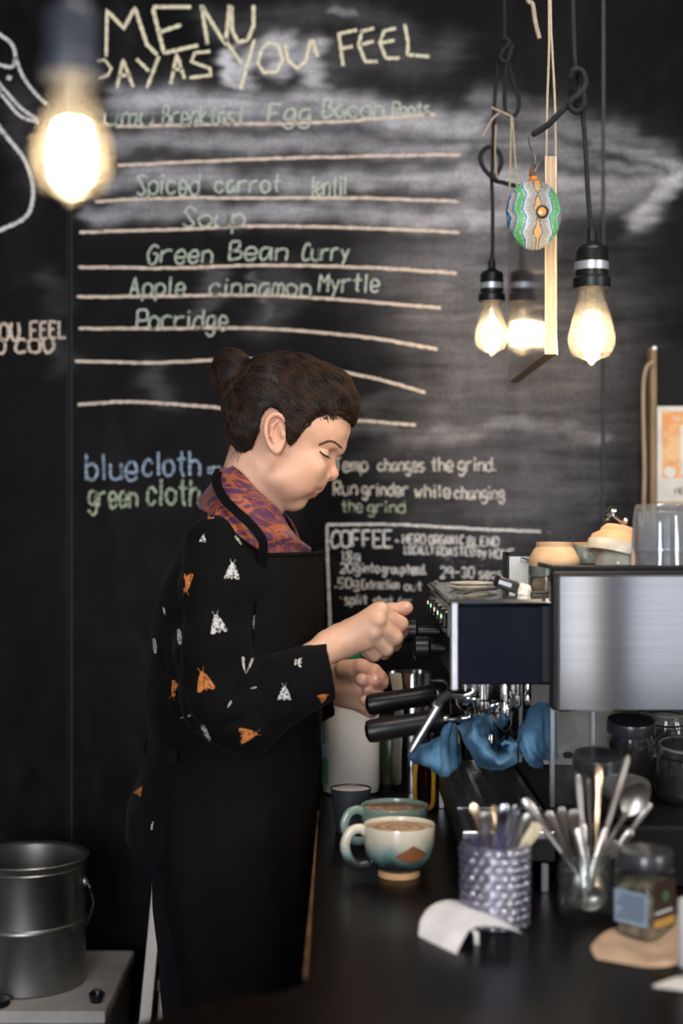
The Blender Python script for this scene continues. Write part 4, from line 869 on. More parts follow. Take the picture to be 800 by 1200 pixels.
# ------------------------------------------------------------------ textured tumbler, cutlery jar, cutlery
HOB = glass('hobnail_glass', (.62,.62,.80), .12, .10, (.40,.38,.62), 1.0, .25)
def hobnail(x, y, r, h):
    t = thing('hobnail_tumbler', (x,y,CZ), 'bluish hobnail glass tumbler holding cutlery beside the drip tray', 'glass')
    n, m_ = 96, 60; vs = []; 
    for j in range(m_+1):
        z = h*j/m_; 
        for i in range(n):
            a = 2*math.pi*i/n; row = math.floor(j/6.); ph = (row % 2)*.5
            u = ((i/n*16+ph) % 1)-.5; v = ((j/6.) % 1)-.5; d2 = (u*u+v*v)*4
            rr = r*(.97+.03*(z/h))+.0042*math.sqrt(max(0, 1-d2)) if 0 < j < m_ else r*(.97+.03*(z/h))
            vs.append((x+rr*math.cos(a), y+rr*math.sin(a), CZ+z))
    fs = [(j*n+i, j*n+(i+1) % n, (j+1)*n+(i+1) % n, (j+1)*n+i) for j in range(m_) for i in range(n)]
    obj('hobnail_wall', G().add(vs, fs), HOB, t)
    obj('inner_wall', G().lathe([(r*.9,h),(r*.9,.006),(0,.005)], (x,y,CZ), 40), HOB, t)
    obj('rim', G().tube([(x+r*.96*math.cos(a), y+r*.96*math.sin(a), CZ+h) for a in np.linspace(0, 2*math.pi, 40, endpoint=False)], .0022, 8, True), HOB, t)
    return t
hx, hy = at(580,1.585), 1.585; hobnail(hx, hy, .0365, .090)
jx, jy = at(686,1.62), 1.62
jt = thing('cutlery_jar', (jx,jy,CZ), 'low clear glass jar crammed with tea spoons and forks', 'jar')
obj('glass_body', G().lathe([(0,0),(.027,0),(.030,.004),(.0315,.02),(.031,.055),(.0285,.064),(.0285,.074),(.0265,.074),(.0265,.064),(.029,.054),(.0295,.02),(0,.006)], (jx,jy,CZ), 40), JG, jt)
GOLD = mat('warm_worn_steel', (.85,.62,.40), .25, 1.); DSTEEL = mat('dark_steel', (.16,.16,.20), .3, 1.); BLUES = mat('bluish_steel', (.55,.60,.75), .22, 1.)
LABS = {}
def cutlery(kind, base, tip, label, m_=SPOON, up='handle', grp=None, s=1.):
    """base: point inside the glass, tip: the end that sticks up"""
    base, tip = Vector(base), Vector(tip); d = tip-base; L_ = d.length; d.normalize()
    side = d.cross(Vector((0,-1,0))); side.normalize(); nrm = side.cross(d).normalized()
    t = thing({'spoon':'tea_spoon','fork':'table_fork','knife':'table_knife'}[kind], tuple(base), label, kind, grp)
    def pl(u, w_, off=0.): return base+d*(L_*u)+side*w_+nrm*off
    def flatbar(us, ws, hs, offs=None):
        g_ = G(); vs = []
        for i, (u, w_, h_) in enumerate(zip(us, ws, hs)):
            o_ = offs[i] if offs else 0
            vs += [pl(u,-w_,o_), pl(u,-w_*.6,o_+h_), pl(u,w_*.6,o_+h_), pl(u,w_,o_), pl(u,w_*.6,o_-h_), pl(u,-w_*.6,o_-h_)]
        n = len(us); fs = [(5,4,3,2,1,0), tuple((n-1)*6+k for k in range(6))]+[(i*6+k, i*6+(k+1) % 6, i*6+6+(k+1) % 6, i*6+6+k) for i in range(n-1) for k in range(6)]
        return g_.add(vs, fs)
    inv = up != 'handle'
    f_ = (lambda u: 1-u) if inv else (lambda u: u)
    if kind == 'knife':
        obj('handle', flatbar([f_(u) for u in (.52,.55,.7,.9,.97,1.)], [.004*s,.0055*s,.0065*s,.0075*s,.007*s,.003*s], [.002,.003,.0035,.0035,.003,.001]), m_, t)
        obj('blade', flatbar([f_(u) for u in (0,.04,.25,.5,.54)], [.002*s,.006*s,.0085*s,.007*s,.004*s], [.0005,.0008,.001,.001,.0015]), SPOON, t)
    else:
        e = .26 if kind == 'spoon' else .3
        obj('handle', flatbar([f_(u) for u in (e-.02,e+.06,e+.2,.75,.92,.98,1.)], [.0030*s,.0026*s,.0030*s,.0050*s,.0072*s,.0060*s,.0022*s], [.0016,.0016,.0014,.0014,.0014,.0012,.0006]), m_, t)
        if kind == 'spoon':
            g_ = G(); rows = []
            for j in range(9):
                v = j/8; w_ = .0155*s*math.sin(math.pi*(.06+.90*v))**.7; u = v*e
                rows.append([pl(f_(u), w_*q, -.0055*s*(1-q*q)*math.sin(math.pi*v)) for q in np.linspace(-1, 1, 9)])
            obj('bowl', g_.sheet(rows, .0009), m_, t)
        else:
            g_ = flatbar([f_(u) for u in (e-.12,e-.08,e-.02,e)], [.010*s,.0105*s,.007*s,.003*s], [.0009]*4)
            for q in (-.0082,-.0028,.0028,.0082): g_.tube([pl(f_(.0),q*s,.001),pl(f_(.09),q*s,-.001),pl(f_(e-.1),q*s,0)], [.0006,.0012,.0014], 6)
            obj('tines', g_, m_, t)
    return t
def ins(x, y, r, a, z=.008): return (x+r*math.cos(a), y+r*math.sin(a), CZ+z)
CUT = [('knife',(553,941),GOLD,'gold-toned knife handle at the left of the hobnail tumbler',3.4,.9), ('spoon',(569,951),SPOON,'broad pale spoon handle, second from left in the hobnail tumbler',5.0,1.25),
 ('fork',(578,944),GOLD,'copper-tinted fork handle behind the pale spoon in the hobnail tumbler',2.2,.8), ('knife',(591,942),BLUES,'bluish bright knife handle in the middle of the hobnail tumbler',4.8,1.05),
 ('knife',(605,943),DSTEEL,'dark knife handle right of the bright one in the hobnail tumbler',1.3,1.), ('fork',(620,954),SPOON,'pale fork handle leaning right out of the hobnail tumbler',5.3,.9),
 ('spoon',(631,965),mat('cream_handle',(.66,.56,.38),.4),'cream-tipped spoon handle leaning furthest right out of the hobnail tumbler',.4,1.1)]
for kind, (px, py), m_, lb, a, s in CUT:
    cutlery(kind, ins(hx, hy, .022, a+math.pi, .010), P(px, py, hy+.016*math.sin(a)), lb, m_, s=s)
CUT2 = [('fork',(613,936),SPOON,'long fork handle leaning far left out of the glass jar',3.0,1.0,'handle'), ('spoon',(641,951),SPOON,'spoon handle leaning left just inside the long fork in the jar',4.2,.95,'handle'),
 ('spoon',(657,946),SPOON,'steeper spoon handle leaning left near the middle of the jar',5.0,.9,'handle'), ('fork',(671,949),SPOON,'rounded pale fork handle upright in the middle of the jar',4.7,1.1,'handle'),
 ('knife',(677,908),SPOON,'short bright knife handle crossing behind the forks in the jar',1.6,.8,'handle'), ('fork',(689,912),SPOON,'thin fork handle standing nearly straight up from the jar',4.0,.55,'handle'),
 ('spoon',(702,897),GOLD,'gold-tipped spoon handle rising highest left of centre in the jar',2.0,.8,'handle'), ('knife',(736,885),SPOON,'slim knife pointing up and right, highest of the jar',1.2,.75,'handle'),
 ('spoon',(754,918),SPOON,'spoon standing bowl-up with bright bowl above the jar',5.4,1.2,'bowl'), ('fork',(763,942),SPOON,'thin handle leaning furthest right out of the jar',.3,.7,'handle'),
 ('spoon',(741,973),SPOON,'short spoon handle leaning low to the right of the jar',6.0,.95,'handle'), ('knife',(722,985),SPOON,'stubby knife handle just above the jar rim at right',5.6,.8,'handle')]
for kind, (px, py), m_, lb, a, s, up in CUT2:
    b = Vector(ins(jx, jy, .016, a+math.pi, .012)); tp = P(px, py, jy+.02*math.sin(a))
    cutlery(kind, b, tp, lb, m_, up, s=s*.88)
cutlery('spoon', (jx+.004, jy-.022, CZ+.012), (jx-.010, jy-.012, CZ+.110), 'tea spoon whose bowl shows through the jar bottom', SPOON, s=1.1)

# ------------------------------------------------------------------ square labelled jar, paper bag, receipt, napkin
x_, D = at(755,1.535), 1.535
sj = thing('square_jar', (x_,D,CZ), 'square glass jar with black lid and blue and yellow label at right', 'jar')
Mz = Matrix.Translation((x_,D,CZ)) @ Matrix.Rotation(math.radians(44), 4, 'Z')
h_ = .0245
obj('glass_body', G().box((-h_,-h_,.001),(h_,h_,.080),.006,Mz), JG, sj)
obj('contents', G().box((-h_+.002,-h_+.002,.004),(h_-.002,h_-.002,.066),.006,Mz), mat('mixed_herb_tea', (.30,.25,.16), .8, col2=(.05,.035,.025), scale=90, bump=.5, bscale=120), sj)
obj('lid', G().lathe([(0,.078),(.0305,.078),(.031,.080),(.031,.094),(.0295,.096),(0,.096)], (x_,D,CZ), 36), LIDB, sj)
obj('blue_label', G().box((-h_-.0006,-h_+.004,.020),(-h_,h_-.003,.055),0,Mz), mat('pale_blue_paper', (.30,.40,.52), .6), sj, False)
obj('dark_label', G().box((-h_+.004,-h_-.0006,.018),(h_-.003,-h_,.066),0,Mz), mat('brown_black_paper', (.045,.022,.016), .5), sj, False)
obj('yellow_strip', G().box((-h_+.005,-h_-.0010,.019),(h_-.006,-h_-.0006,.027),0,Mz), mat('ochre_paper', (.50,.27,.06), .6), sj, False)
obj('green_seal', G().lathe([(0,0),(.006,0),(.006,.0004),(0,.0004)], tuple(Mz @ Vector((.002,-h_-.0006,.050))), 20, Matrix.Rotation(math.radians(44),4,'Z') @ Matrix.Rotation(math.pi/2,4,'X')), mat('green_ink', (.05,.14,.06), .6), sj)
WI = mat('white_ink', (.62,.64,.68), .7); g_ = G()
for k in range(6): g_.box((-h_-.0009,-h_+.008,.025+k*.0047),(-h_-.0006,h_-(.006+.003*(k % 3)),.0268+k*.0047),0,Mz)
obj('label_text', g_, mat('navy_ink', (.04,.06,.12), .7), sj, False)
obj('label_text', G().box((-h_+.007,-h_-.0009,.033),(h_-.010,-h_-.0006,.0355),0,Mz), WI, sj, False)
KRAFT = mat('kraft_paper', (.55,.38,.26), .8, col2=(.45,.30,.20), scale=30, bump=.5, bscale=90)
def onc(px, py, up=0.):                          # point of the counter top seen at (px, py), lifted
    D = (EYE-CZ)*F/(py-600); q = P(px, py, D); return (px, py-up*F/D, D)
cloth('paper_bag', [[onc(692,1112,.004),onc(715,1096,.006),onc(745,1092,.004),onc(780,1092,.012),onc(812,1094,.03)],
    [onc(693,1118,.003),onc(716,1114,.008),onc(748,1118,.003),onc(778,1114,.004),onc(812,1108,.022)],
    [onc(696,1123,.002),onc(722,1127,.004),onc(752,1130,.003),onc(782,1130,.004),onc(812,1120,.012)],
    [onc(700,1126,.001),onc(724,1130,.001),onc(754,1134,.001),onc(784,1134,.001),onc(814,1128,.002)]], 'crumpled brown paper bag lying under the square jar', thick=.0006, m_=KRAFT, wr=.0004)['category'] = 'paper bag'
rc = [[onc(535,1119,.0005), onc(541,1111,.006), onc(552,1108,.018), onc(570,1108,.021), (592,1087,1.50), (612,1094,1.535)],
      [onc(520,1112,.0005), onc(524,1104,.010), onc(537,1100,.022), onc(558,1098,.024), (585,1078,1.53), (604,1089,1.55)],
      [onc(505,1105,.0005), onc(508,1097,.012), onc(522,1092,.025), onc(545,1090,.026), (572,1070,1.56), (590,1080,1.57)],
      [onc(490,1097,.0005), onc(494,1090,.014), onc(508,1085,.024), onc(530,1082,.026), (556,1062,1.585), (574,1069,1.59)]]
RCP = mat('receipt_paper', (.88,.86,.88), .6)
rcp = cloth('receipt', rc, 'curled white paper receipt on the counter before the hobnail tumbler', thick=.0003, m_=RCP, wr=0); rcp['category'] = 'paper'
tag(obj('napkin', G().sheet([[P(*onc(764,1157,.001)),P(*onc(790,1150,.003)),P(*onc(830,1146,.002))],[P(*onc(768,1159,.001)),P(*onc(795,1163,.002)),P(*onc(832,1170,.001))]], .0008), PAPER), 'corner of a white napkin at the lower right edge', 'napkin')
D = 1.44; x_ = at(806,D)
tag(obj('white_canister', G().lathe([(0,0),(.009,0),(.010,.002),(.010,.066),(.009,.068),(0,.068)], (x_,D,CZ), 30), mat('white_enamel', (.75,.73,.72), .3)), 'slim white canister cut off by the right edge', 'canister')
q = onc(557,1108,0); g_ = thing('metal_clip', tuple(P(*q)), 'small pale metal clip under the curled receipt', 'clip')
Dq = q[2]
obj('clip_body', G().tube([P(553,1090,Dq),P(557,1092,Dq),P(558,1107,Dq)], [.003,.0042,.0045], 12), SPOON, g_)

# ------------------------------------------------------------------ lower left: stock pot on a cabinet, stool, crate
BZ = .572
BOXM = mat('grey_white_laminate', (.46,.44,.42), .6, bump=.1)
cb = thing('low_cabinet', (-.62,2.46,0), 'low grey-white cabinet under the steel pot at lower left', 'cabinet')
obj('top', G().box((-.95,2.30,BZ-.02),(-.382,2.62,BZ),.002), BOXM, cb, False)
obj('carcass', G().box((-.94,2.31,0),(-.39,2.61,BZ-.021)), mat('cabinet_side', (.22,.21,.20), .6), cb, False)
obj('door', G().box((-.935,2.303,.03),(-.67,2.309,BZ-.03),.002), BOXM, cb, False); obj('door', G().box((-.66,2.303,.03),(-.395,2.309,BZ-.03),.002), BOXM, cb, False)
POT = mat('worn_pot_steel', (.36,.355,.35), .38, 1., col2=(.27,.265,.26), scale=9, rvar=.1)
px_, D = 34, 2.45; x_ = at(px_, D); r = .0985; h = .213
pt = thing('stock_pot', (x_,D,BZ), 'tall steel stock pot with ribbed waist on the low cabinet', 'pot')
obj('pot_body', G().lathe([(0,0),(r*.94,0),(r*.98,.004),(r*.985,h*.47),(r*1.012,h*.485),(r*1.02,h*.50),(r*1.012,h*.515),(r*.985,h*.53),(r*.99,h*.94),(r*1.0,h*.95),(r*.985,h*.96),(r*1.0,h-.004),(r*1.04,h),(r*1.045,h+.003),(r*1.03,h+.005),(r*.96,h+.001),(r*.95,h*.9),(r*.95,.01),(0,.008)], (x_,D,BZ), 64), POT, pt)
obj('contents', G().lathe([(0,h*.78),(r*.94,h*.78)], (x_,D,BZ), 40), mat('dark_scraps', (.03,.025,.02), .8, bump=.6), pt)
obj('ear', G().lathe([(0,0),(.009,0),(.009,.003),(.005,.006),(0,.006)], (x_+r*.985,D-.01,BZ+h*.82), 16, Matrix.Rotation(math.pi/2,4,'Y')), POT, pt)
obj('bail_handle', G().tube(spline([(x_+r+.004,D-.01,BZ+h*.82),(x_+r+.010,D-.015,BZ+h*.74),(x_+r+.004,D+.04,BZ+h*.56),(x_+r*.75,D+r*.80,BZ+h*.30),(x_,D+r*1.1,BZ+h*.16),(x_-r*.75,D+r*.80,BZ+h*.30),(x_-r-.004,D-.01,BZ+h*.82)], 8), .0016, 8), STEEL, pt)
tag(obj('folded_cloth', G().sheet([[(x_-.03+.02*i,D-.03+.03*j,BZ+h*.79+.012*math.sin(i*1.3+j)) for i in range(6)] for j in range(3)], .002), mat('pale_rag', (.5,.48,.45), .9)), 'pale rag lying inside the stock pot', 'cloth')
qx, qy = at(113,2.345), 2.345
bc = thing('bulldog_clip', (qx,qy,BZ), 'small black clip on the front corner of the low cabinet', 'clip')
obj('jaw', G().lathe([(0,0),(.009,0),(.013,.012),(.013,.014),(.0115,.014),(.008,.002),(0,.002)], (qx,qy,BZ), 20), BLACK, bc)
obj('lever', G().tube(spline([(qx-.012,qy,BZ+.013),(qx-.004,qy,BZ+.020),(qx+.006,qy,BZ+.020),(qx+.013,qy,BZ+.013)], 5), .0018, 8), BLACK, bc)
tag(obj('round_cap', G().lathe([(0,0),(.022,0),(.024,.003),(.022,.011),(.008,.014),(0,.015)], (at(-6,2.325),2.33,BZ), 30), BLACK), 'round black lid on the cabinet at the bottom left corner', 'lid')
# step ladder behind the barista
PAINTW = mat('whitewashed_wood', (.80,.74,.68), .7, col2=(.66,.60,.54), scale=30, stretch=(1,1,.15))
CRW = mat('worn_tread_wood', (.16,.11,.075), .7, col2=(.09,.06,.04), scale=8, stretch=(6,1,1))
st = thing('step_ladder', (-.20,2.52,0), 'whitewashed wooden step ladder half hidden behind the barista', 'ladder')
for sx in (-1, 1):
    a = Vector((-.211+sx*.165, 2.36, 0)); b = Vector((-.211+sx*.075, 2.50, 1.10))
    obj('rail', G().tube([a,b], [.0135,.0125], 4, up=(1,1,0)), PAINTW, st, False)
    a = Vector((-.211+sx*.150, 2.66, 0)); b = Vector((-.211+sx*.070, 2.515, 1.08)); obj('rear_leg', G().tube([a,b], .010, 4, up=(1,1,0)), PAINTW, st, False)
for z_ in (.29, .577, .865):
    k = z_/1.10; w_ = .150-.085*k; y_ = 2.36+.14*k+.004
    obj('tread', G().box((-.211-w_,y_,z_-.020),(-.211+w_,y_+.115-.03*k,z_),.002), CRW, st, False)
obj('top_step', G().box((-.211-.10,2.46,1.10),(-.211+.10,2.56,1.122),.003), PAINTW, st, False)
# ------------------------------------------------------------------ organic surfaces: blended distance fields turned into one smooth mesh
class SDF:
    def __init__(s, lo, hi, res):
        s.lo = np.array(lo, float); s.res = res; s.n = np.ceil((np.array(hi)-s.lo)/res).astype(int)+1
        s.ax = [(s.lo[i]+np.arange(s.n[i])*res).astype(np.float32) for i in range(3)]
        s.d = np.full(tuple(s.n), .04, np.float32)
    def reg(s, lo, hi):
        a = np.clip(np.floor((np.array(lo)-s.lo)/s.res).astype(int), 0, s.n-1); b = np.clip(np.ceil((np.array(hi)-s.lo)/s.res).astype(int)+1, 1, s.n)
        if np.any(b <= a): return None, None, None, None
        sl = tuple(slice(a[i], b[i]) for i in range(3))
        return sl, s.ax[0][sl[0]][:,None,None], s.ax[1][sl[1]][None,:,None], s.ax[2][sl[2]][None,None,:]
    def put(s, sl, dn, k, op):
        d = s.d[sl]; dn = dn.astype(np.float32)
        if op == 'sub': dn = -dn; h = np.maximum(k-np.abs(d-dn), 0)/k; s.d[sl] = np.maximum(d, dn)+h*h*k*.25
        elif op == 'int': h = np.maximum(k-np.abs(d-dn), 0)/k; s.d[sl] = np.maximum(d, dn)+h*h*k*.25
        else: h = np.maximum(k-np.abs(d-dn), 0)/k; s.d[sl] = np.minimum(d, dn)-h*h*k*.25
    def cone(s, a, ra, b, rb, k=.006, op='add', sc=(1,1,1)):
        a = np.array(a, float); b = np.array(b, float); sc = np.array(sc, float); m = (max(ra, rb)+k+.03)*np.ones(3)/np.minimum(sc, 1)
        sl, X, Y, Z = s.reg(np.minimum(a, b)-m, np.maximum(a, b)+m)
        if sl is None: return s
        ab = (b-a)*sc; l2 = float(ab@ab)+1e-12
        px, py, pz = (X-a[0])*sc[0], (Y-a[1])*sc[1], (Z-a[2])*sc[2]
        t = np.clip((px*ab[0]+py*ab[1]+pz*ab[2])/l2, 0, 1)
        dn = np.sqrt((px-t*ab[0])**2+(py-t*ab[1])**2+(pz-t*ab[2])**2)-(ra+(rb-ra)*t)
        s.put(sl, dn/max(1., sc.max()), k, op); return s
    def chain(s, pts, k=.006, sc=(1,1,1)):
        for (a, ra), (b, rb) in zip(pts, pts[1:]): s.cone(a, ra, b, rb, k, 'add', sc)
        return s
    def ell(s, c, r, k=.006, op='add', rot=0.):     # rot: turn in the x-z plane (degrees, front end down)
        c = np.array(c, float); r = np.array(r, float); m = r.max()+k+.03
        sl, X, Y, Z = s.reg(c-m, c+m)
        if sl is None: return s
        t = math.radians(rot); x, y, z = X-c[0], Y-c[1], Z-c[2]
        u = x*math.cos(t)-z*math.sin(t); v = x*math.sin(t)+z*math.cos(t)
        k0 = np.sqrt((u/r[0])**2+(y/r[1])**2+(v/r[2])**2); k1 = np.sqrt((u/r[0]**2)**2+(y/r[1]**2)**2+(v/r[2]**2)**2)+1e-9
        s.put(sl, k0*(k0-1)/k1, k, op); return s
    def plane(s, p, n, k=.002):                     # keep the side the normal points away from
        n = np.array(n, float); n /= np.linalg.norm(n); p = np.array(p, float)
        sl = (slice(None),)*3; X, Y, Z = s.ax[0][:,None,None], s.ax[1][None,:,None], s.ax[2][None,None,:]
        s.put(sl, (X-p[0])*n[0]+(Y-p[1])*n[1]+(Z-p[2])*n[2], k, 'int'); return s
    def loft(s, zs, x0, x1, hw, yc, k=.02, pw=2.3):
        o = np.argsort(zs); zs, x0, x1, hw = [np.array(q, float)[o] for q in (zs, x0, x1, hw)]
        Z = s.ax[2]; a0 = np.interp(Z, zs, x0); a1 = np.interp(Z, zs, x1); h = np.interp(Z, zs, hw)
        cx = ((a0+a1)/2)[None,None,:]; ra = (abs(a1-a0)/2)[None,None,:]; rb = h[None,None,:]
        X, Y = s.ax[0][:,None,None], s.ax[1][None,:,None]
        q = (np.abs((X-cx)/ra)**pw+np.abs((Y-yc)/rb)**pw)**(1/pw)
        dn = (q-1)*np.minimum(ra, rb); dn = np.maximum(dn, np.maximum(zs[0]-Z, Z-zs[-1])[None,None,:])
        s.put((slice(None),)*3, dn, k, 'add'); return s
    def mesh(s, smooth=1):
        d = s.d; neg = d < 0; n = d.shape
        c = [neg[i:n[0]-1+i, j:n[1]-1+j, k:n[2]-1+k] for i in (0,1) for j in (0,1) for k in (0,1)]
        cnt = sum(q.astype(np.int8) for q in c); cell = (cnt > 0) & (cnt < 8)
        idx = -np.ones(cell.shape, np.int64); I = np.argwhere(cell); idx[cell] = np.arange(len(I))
        acc = np.zeros((len(I), 3)); num = np.zeros(len(I))
        cor = [(i,j,k) for i in (0,1) for j in (0,1) for k in (0,1)]
        for a in cor:
            for ax in range(3):
                if a[ax]: continue
                b = list(a); b[ax] = 1
                da = d[I[:,0]+a[0], I[:,1]+a[1], I[:,2]+a[2]].astype(float); db = d[I[:,0]+b[0], I[:,1]+b[1], I[:,2]+b[2]].astype(float)
                m = (da < 0) != (db < 0); t = np.where(m, da/(da-db+1e-12), 0)
                p = np.tile(np.array(a, float), (len(I), 1)); p[:,ax] += t; acc += p*m[:,None]; num += m
        v = s.lo+(I+acc/num[:,None])*s.res; F_ = []
        for ax in range(3):
            sl0 = [slice(1, n[i]-1) for i in range(3)]; sl0[ax] = slice(0, n[ax]-1); sl1 = list(sl0); sl1[ax] = slice(1, n[ax])
            A, B = neg[tuple(sl0)], neg[tuple(sl1)]; E = np.argwhere(A != B); off = np.array([1,1,1]); off[ax] = 0; E = E+off
            o1, o2 = [(1,2),(2,0),(0,1)][ax]; u = np.zeros(3, int); u[o1] = 1; w_ = np.zeros(3, int); w_[o2] = 1
            g = lambda e: idx[e[:,0], e[:,1], e[:,2]]
            q = np.stack([g(E-u-w_), g(E-w_), g(E), g(E-u)], 1)
            flip = B[tuple((E-off).T)]; q[flip] = q[flip][:, ::-1]; F_.append(q)
        f = np.concatenate(F_); f = f[(f >= 0).all(1)]
        for _ in range(smooth):
            a = np.zeros_like(v); m = np.zeros(len(v))
            for i in range(4):
                np.add.at(a, f[:,i], v[f[:,(i+1) % 4]]); np.add.at(m, f[:,i], 1)
            v = v*.5+.5*a/np.maximum(m, 1)[:,None]
        return v, f
LAT = RNG.random((32,32,32)).astype(np.float32)
def vnoise(p, sc):
    q = np.asarray(p)*sc+100.; i = np.floor(q).astype(int); t = q-i; t = t*t*(3-2*t); out = 0
    for a in (0,1):
        for b in (0,1):
            for c_ in (0,1):
                w_ = (t[:,0] if a else 1-t[:,0])*(t[:,1] if b else 1-t[:,1])*(t[:,2] if c_ else 1-t[:,2])
                out = out+w_*LAT[(i[:,0]+a) % 32, (i[:,1]+b) % 32, (i[:,2]+c_) % 32]
    return out*2-1
def normals(v, f):
    n = np.cross(v[f[:,2]]-v[f[:,0]], v[f[:,3]]-v[f[:,1]]); o = np.zeros_like(v)
    for i in range(4): np.add.at(o, f[:,i], n)
    return o/(np.linalg.norm(o, axis=1)[:,None]+1e-12)
def bvh(v, f): return BVHTree.FromPolygons([tuple(q) for q in v], [tuple(int(i) for i in q) for q in f])
EYEV = Vector((0, 0, EYE))
def onto(px, py, tree, lift=.0008):
    d = (P(px, py, 1.)-EYEV).normalized(); h = tree.ray_cast(EYEV, d)
    return (h[0]-d*lift) if h[0] else None
# ------------------------------------------------------------------ the barista
DM = 2.10; SP = DM/F
def K(px, py, dpx=0.): return tuple(P(px, py, DM+dpx*SP))
def mir(q): return (q[0], 2*DM-q[1], q[2])
def both(fn, q, *a, **k): fn(q, *a, **k); fn(mir(q), *a, **k)
SKINM = None
def skin_mat():
    m = mat('skin', (.78,.47,.33), .45, col2=(.71,.40,.275), scale=45, bump=.12, bscale=900, sub=.12, spec=.4); nt = m.node_tree; b = nt.nodes['Principled BSDF']
    at_ = nt.nodes.new('ShaderNodeAttribute'); at_.attribute_name = 'flush'; mx = nt.nodes.new('ShaderNodeMix'); mx.data_type = 'RGBA'
    src = b.inputs['Base Color'].links[0].from_socket; nt.links.new(at_.outputs['Fac'], mx.inputs['Factor']); nt.links.new(src, mx.inputs['A']); mx.inputs['B'].default_value = (.55,.17,.12,1)
    nt.links.new(mx.outputs['Result'], b.inputs['Base Color']); return m
SKINM = skin_mat()
# head and neck
S = SDF(P(250,655,DM)-Vector((0,.115,0)), P(428,402,DM)+Vector((0,.115,0)), .0012)
u = SP
S.ell(K(337,484), (69*u,56*u,61*u), .004, rot=20)
S.ell(K(371,499), (38.5*u,44*u,36*u), .02, rot=30)
S.ell(K(348,540), (38*u,44*u,46*u), .014, rot=-22)
S.ell(K(356,560), (21*u,24*u,17.5*u), .010)
q = K(366,546,-30); both(S.ell, q, (15*u,12*u,12*u), .014)
q = K(346,562,-28); both(S.ell, q, (20*u,15*u,20*u), .016)
a, b = K(322,560,-31), K(341,585,-8); S.cone(a, 11*u, b, 9.5*u, .024); S.cone(mir(a), 11*u, mir(b), 9.5*u, .024)
S.ell(K(348,587), (9.8*u,13*u,9.2*u), .006)
S.cone(K(326,578), 15*u, K(341,584), 11*u, .014)
a, b = K(394,523,-7), K(383,519,-31); S.cone(a, 5.5*u, b, 5*u, .010); S.cone(mir(a), 5.5*u, mir(b), 5*u, .010)
S.ell(K(397,524), (7*u,12*u,9*u), .010)
for sg_ in (1, -1):
    q = K(389,536,-21); q = q if sg_ > 0 else mir(q); S.ell(q, (8*u,10*u,7.5*u), .008, 'sub')
    q = K(373.5,532,-27); q = q if sg_ > 0 else mir(q); S.ell(q, (11.2*u,11*u,10.5*u), .0035)
S.cone(K(386,533), 5.6*u, K(387.5,553), 7*u, .008, sc=(1,1.15,1))
S.ell(K(388.3,555.5), (8.2*u,8*u,7.8*u), .005)
for sg_ in (1, -1):
    q = K(381.5,556.5,-9.5); q = q if sg_ > 0 else mir(q); S.ell(q, (7.4*u,5.2*u,6.2*u), .0025)
    q = K(385.5,563.5,-4.8); q = q if sg_ > 0 else mir(q); S.ell(q, (3.6*u,2.4*u,3*u), .002, 'sub')
S.ell(K(374.5,564.5), (6*u,10*u,6*u), .006)
S.ell(K(369.5,571), (9.2*u,14.5*u,4.4*u), .0035, rot=20)
S.ell(K(364,579.2), (6.6*u,13*u,4.6*u), .003, rot=8)
for sg_ in (1, -1):
    mp_ = [K(380,576,0), K(375.5,575.4,-8), K(370,574.5,-14), K(365,573.6,-18.5), K(360,573.4,-22)]
    for a, b in zip(mp_, mp_[1:]):
        if sg_ < 0: a, b = mir(a), mir(b)
        S.cone(a, 1.7*u, b, 1.7*u, .0010, 'sub')
# ears
for sg_ in (1, -1):
    fx = (lambda q: q) if sg_ > 0 else mir
    S.ell(fx(K(322.5,507,-53)), (12*u,4.2*u,22.5*u), .004, rot=-6)
    S.ell(fx(K(323.5,508,-58.5)), (7*u,4.5*u,13*u), .003, 'sub', rot=-8)
    pts = spline([K(*q) for q in ((333,499,-53),(331.5,490,-57),(323,485.5,-59),(314.5,490,-60),(311,501,-60),(312,513,-59),(317,524,-57.5),(323,530,-56),(328,526,-54))], 4)
    for a, b in zip(pts, pts[1:]): S.cone(fx(a), 2.5*u, fx(b), 2.5*u, .0018)
    for a, b in (((325,493,-58),(318.5,500,-58.5)), ((318.5,500,-58.5),(317.5,510,-58)), ((317.5,510,-58),(321,519,-57.5))): S.cone(fx(K(*a)), 1.9*u, fx(K(*b)), 1.9*u, .002)
    S.ell(fx(K(331.5,509.5,-55.5)), (3*u,2.6*u,4.2*u), .002)
    S.ell(fx(K(323,526,-56)), (5.6*u,3.4*u,5.2*u), .003)
# neck
S.cone(K(303,536), 36*u, K(284,600), 37*u, .022); S.cone(K(284,600), 37*u, K(280,650), 48*u, .02)
a, b = K(305,545,-28), K(322,610,-6); S.cone(a, 8*u, b, 6*u, .014); S.cone(mir(a), 8*u, mir(b), 6*u, .014)
hv, hf = S.mesh(2)
head_tree = bvh(hv, hf)
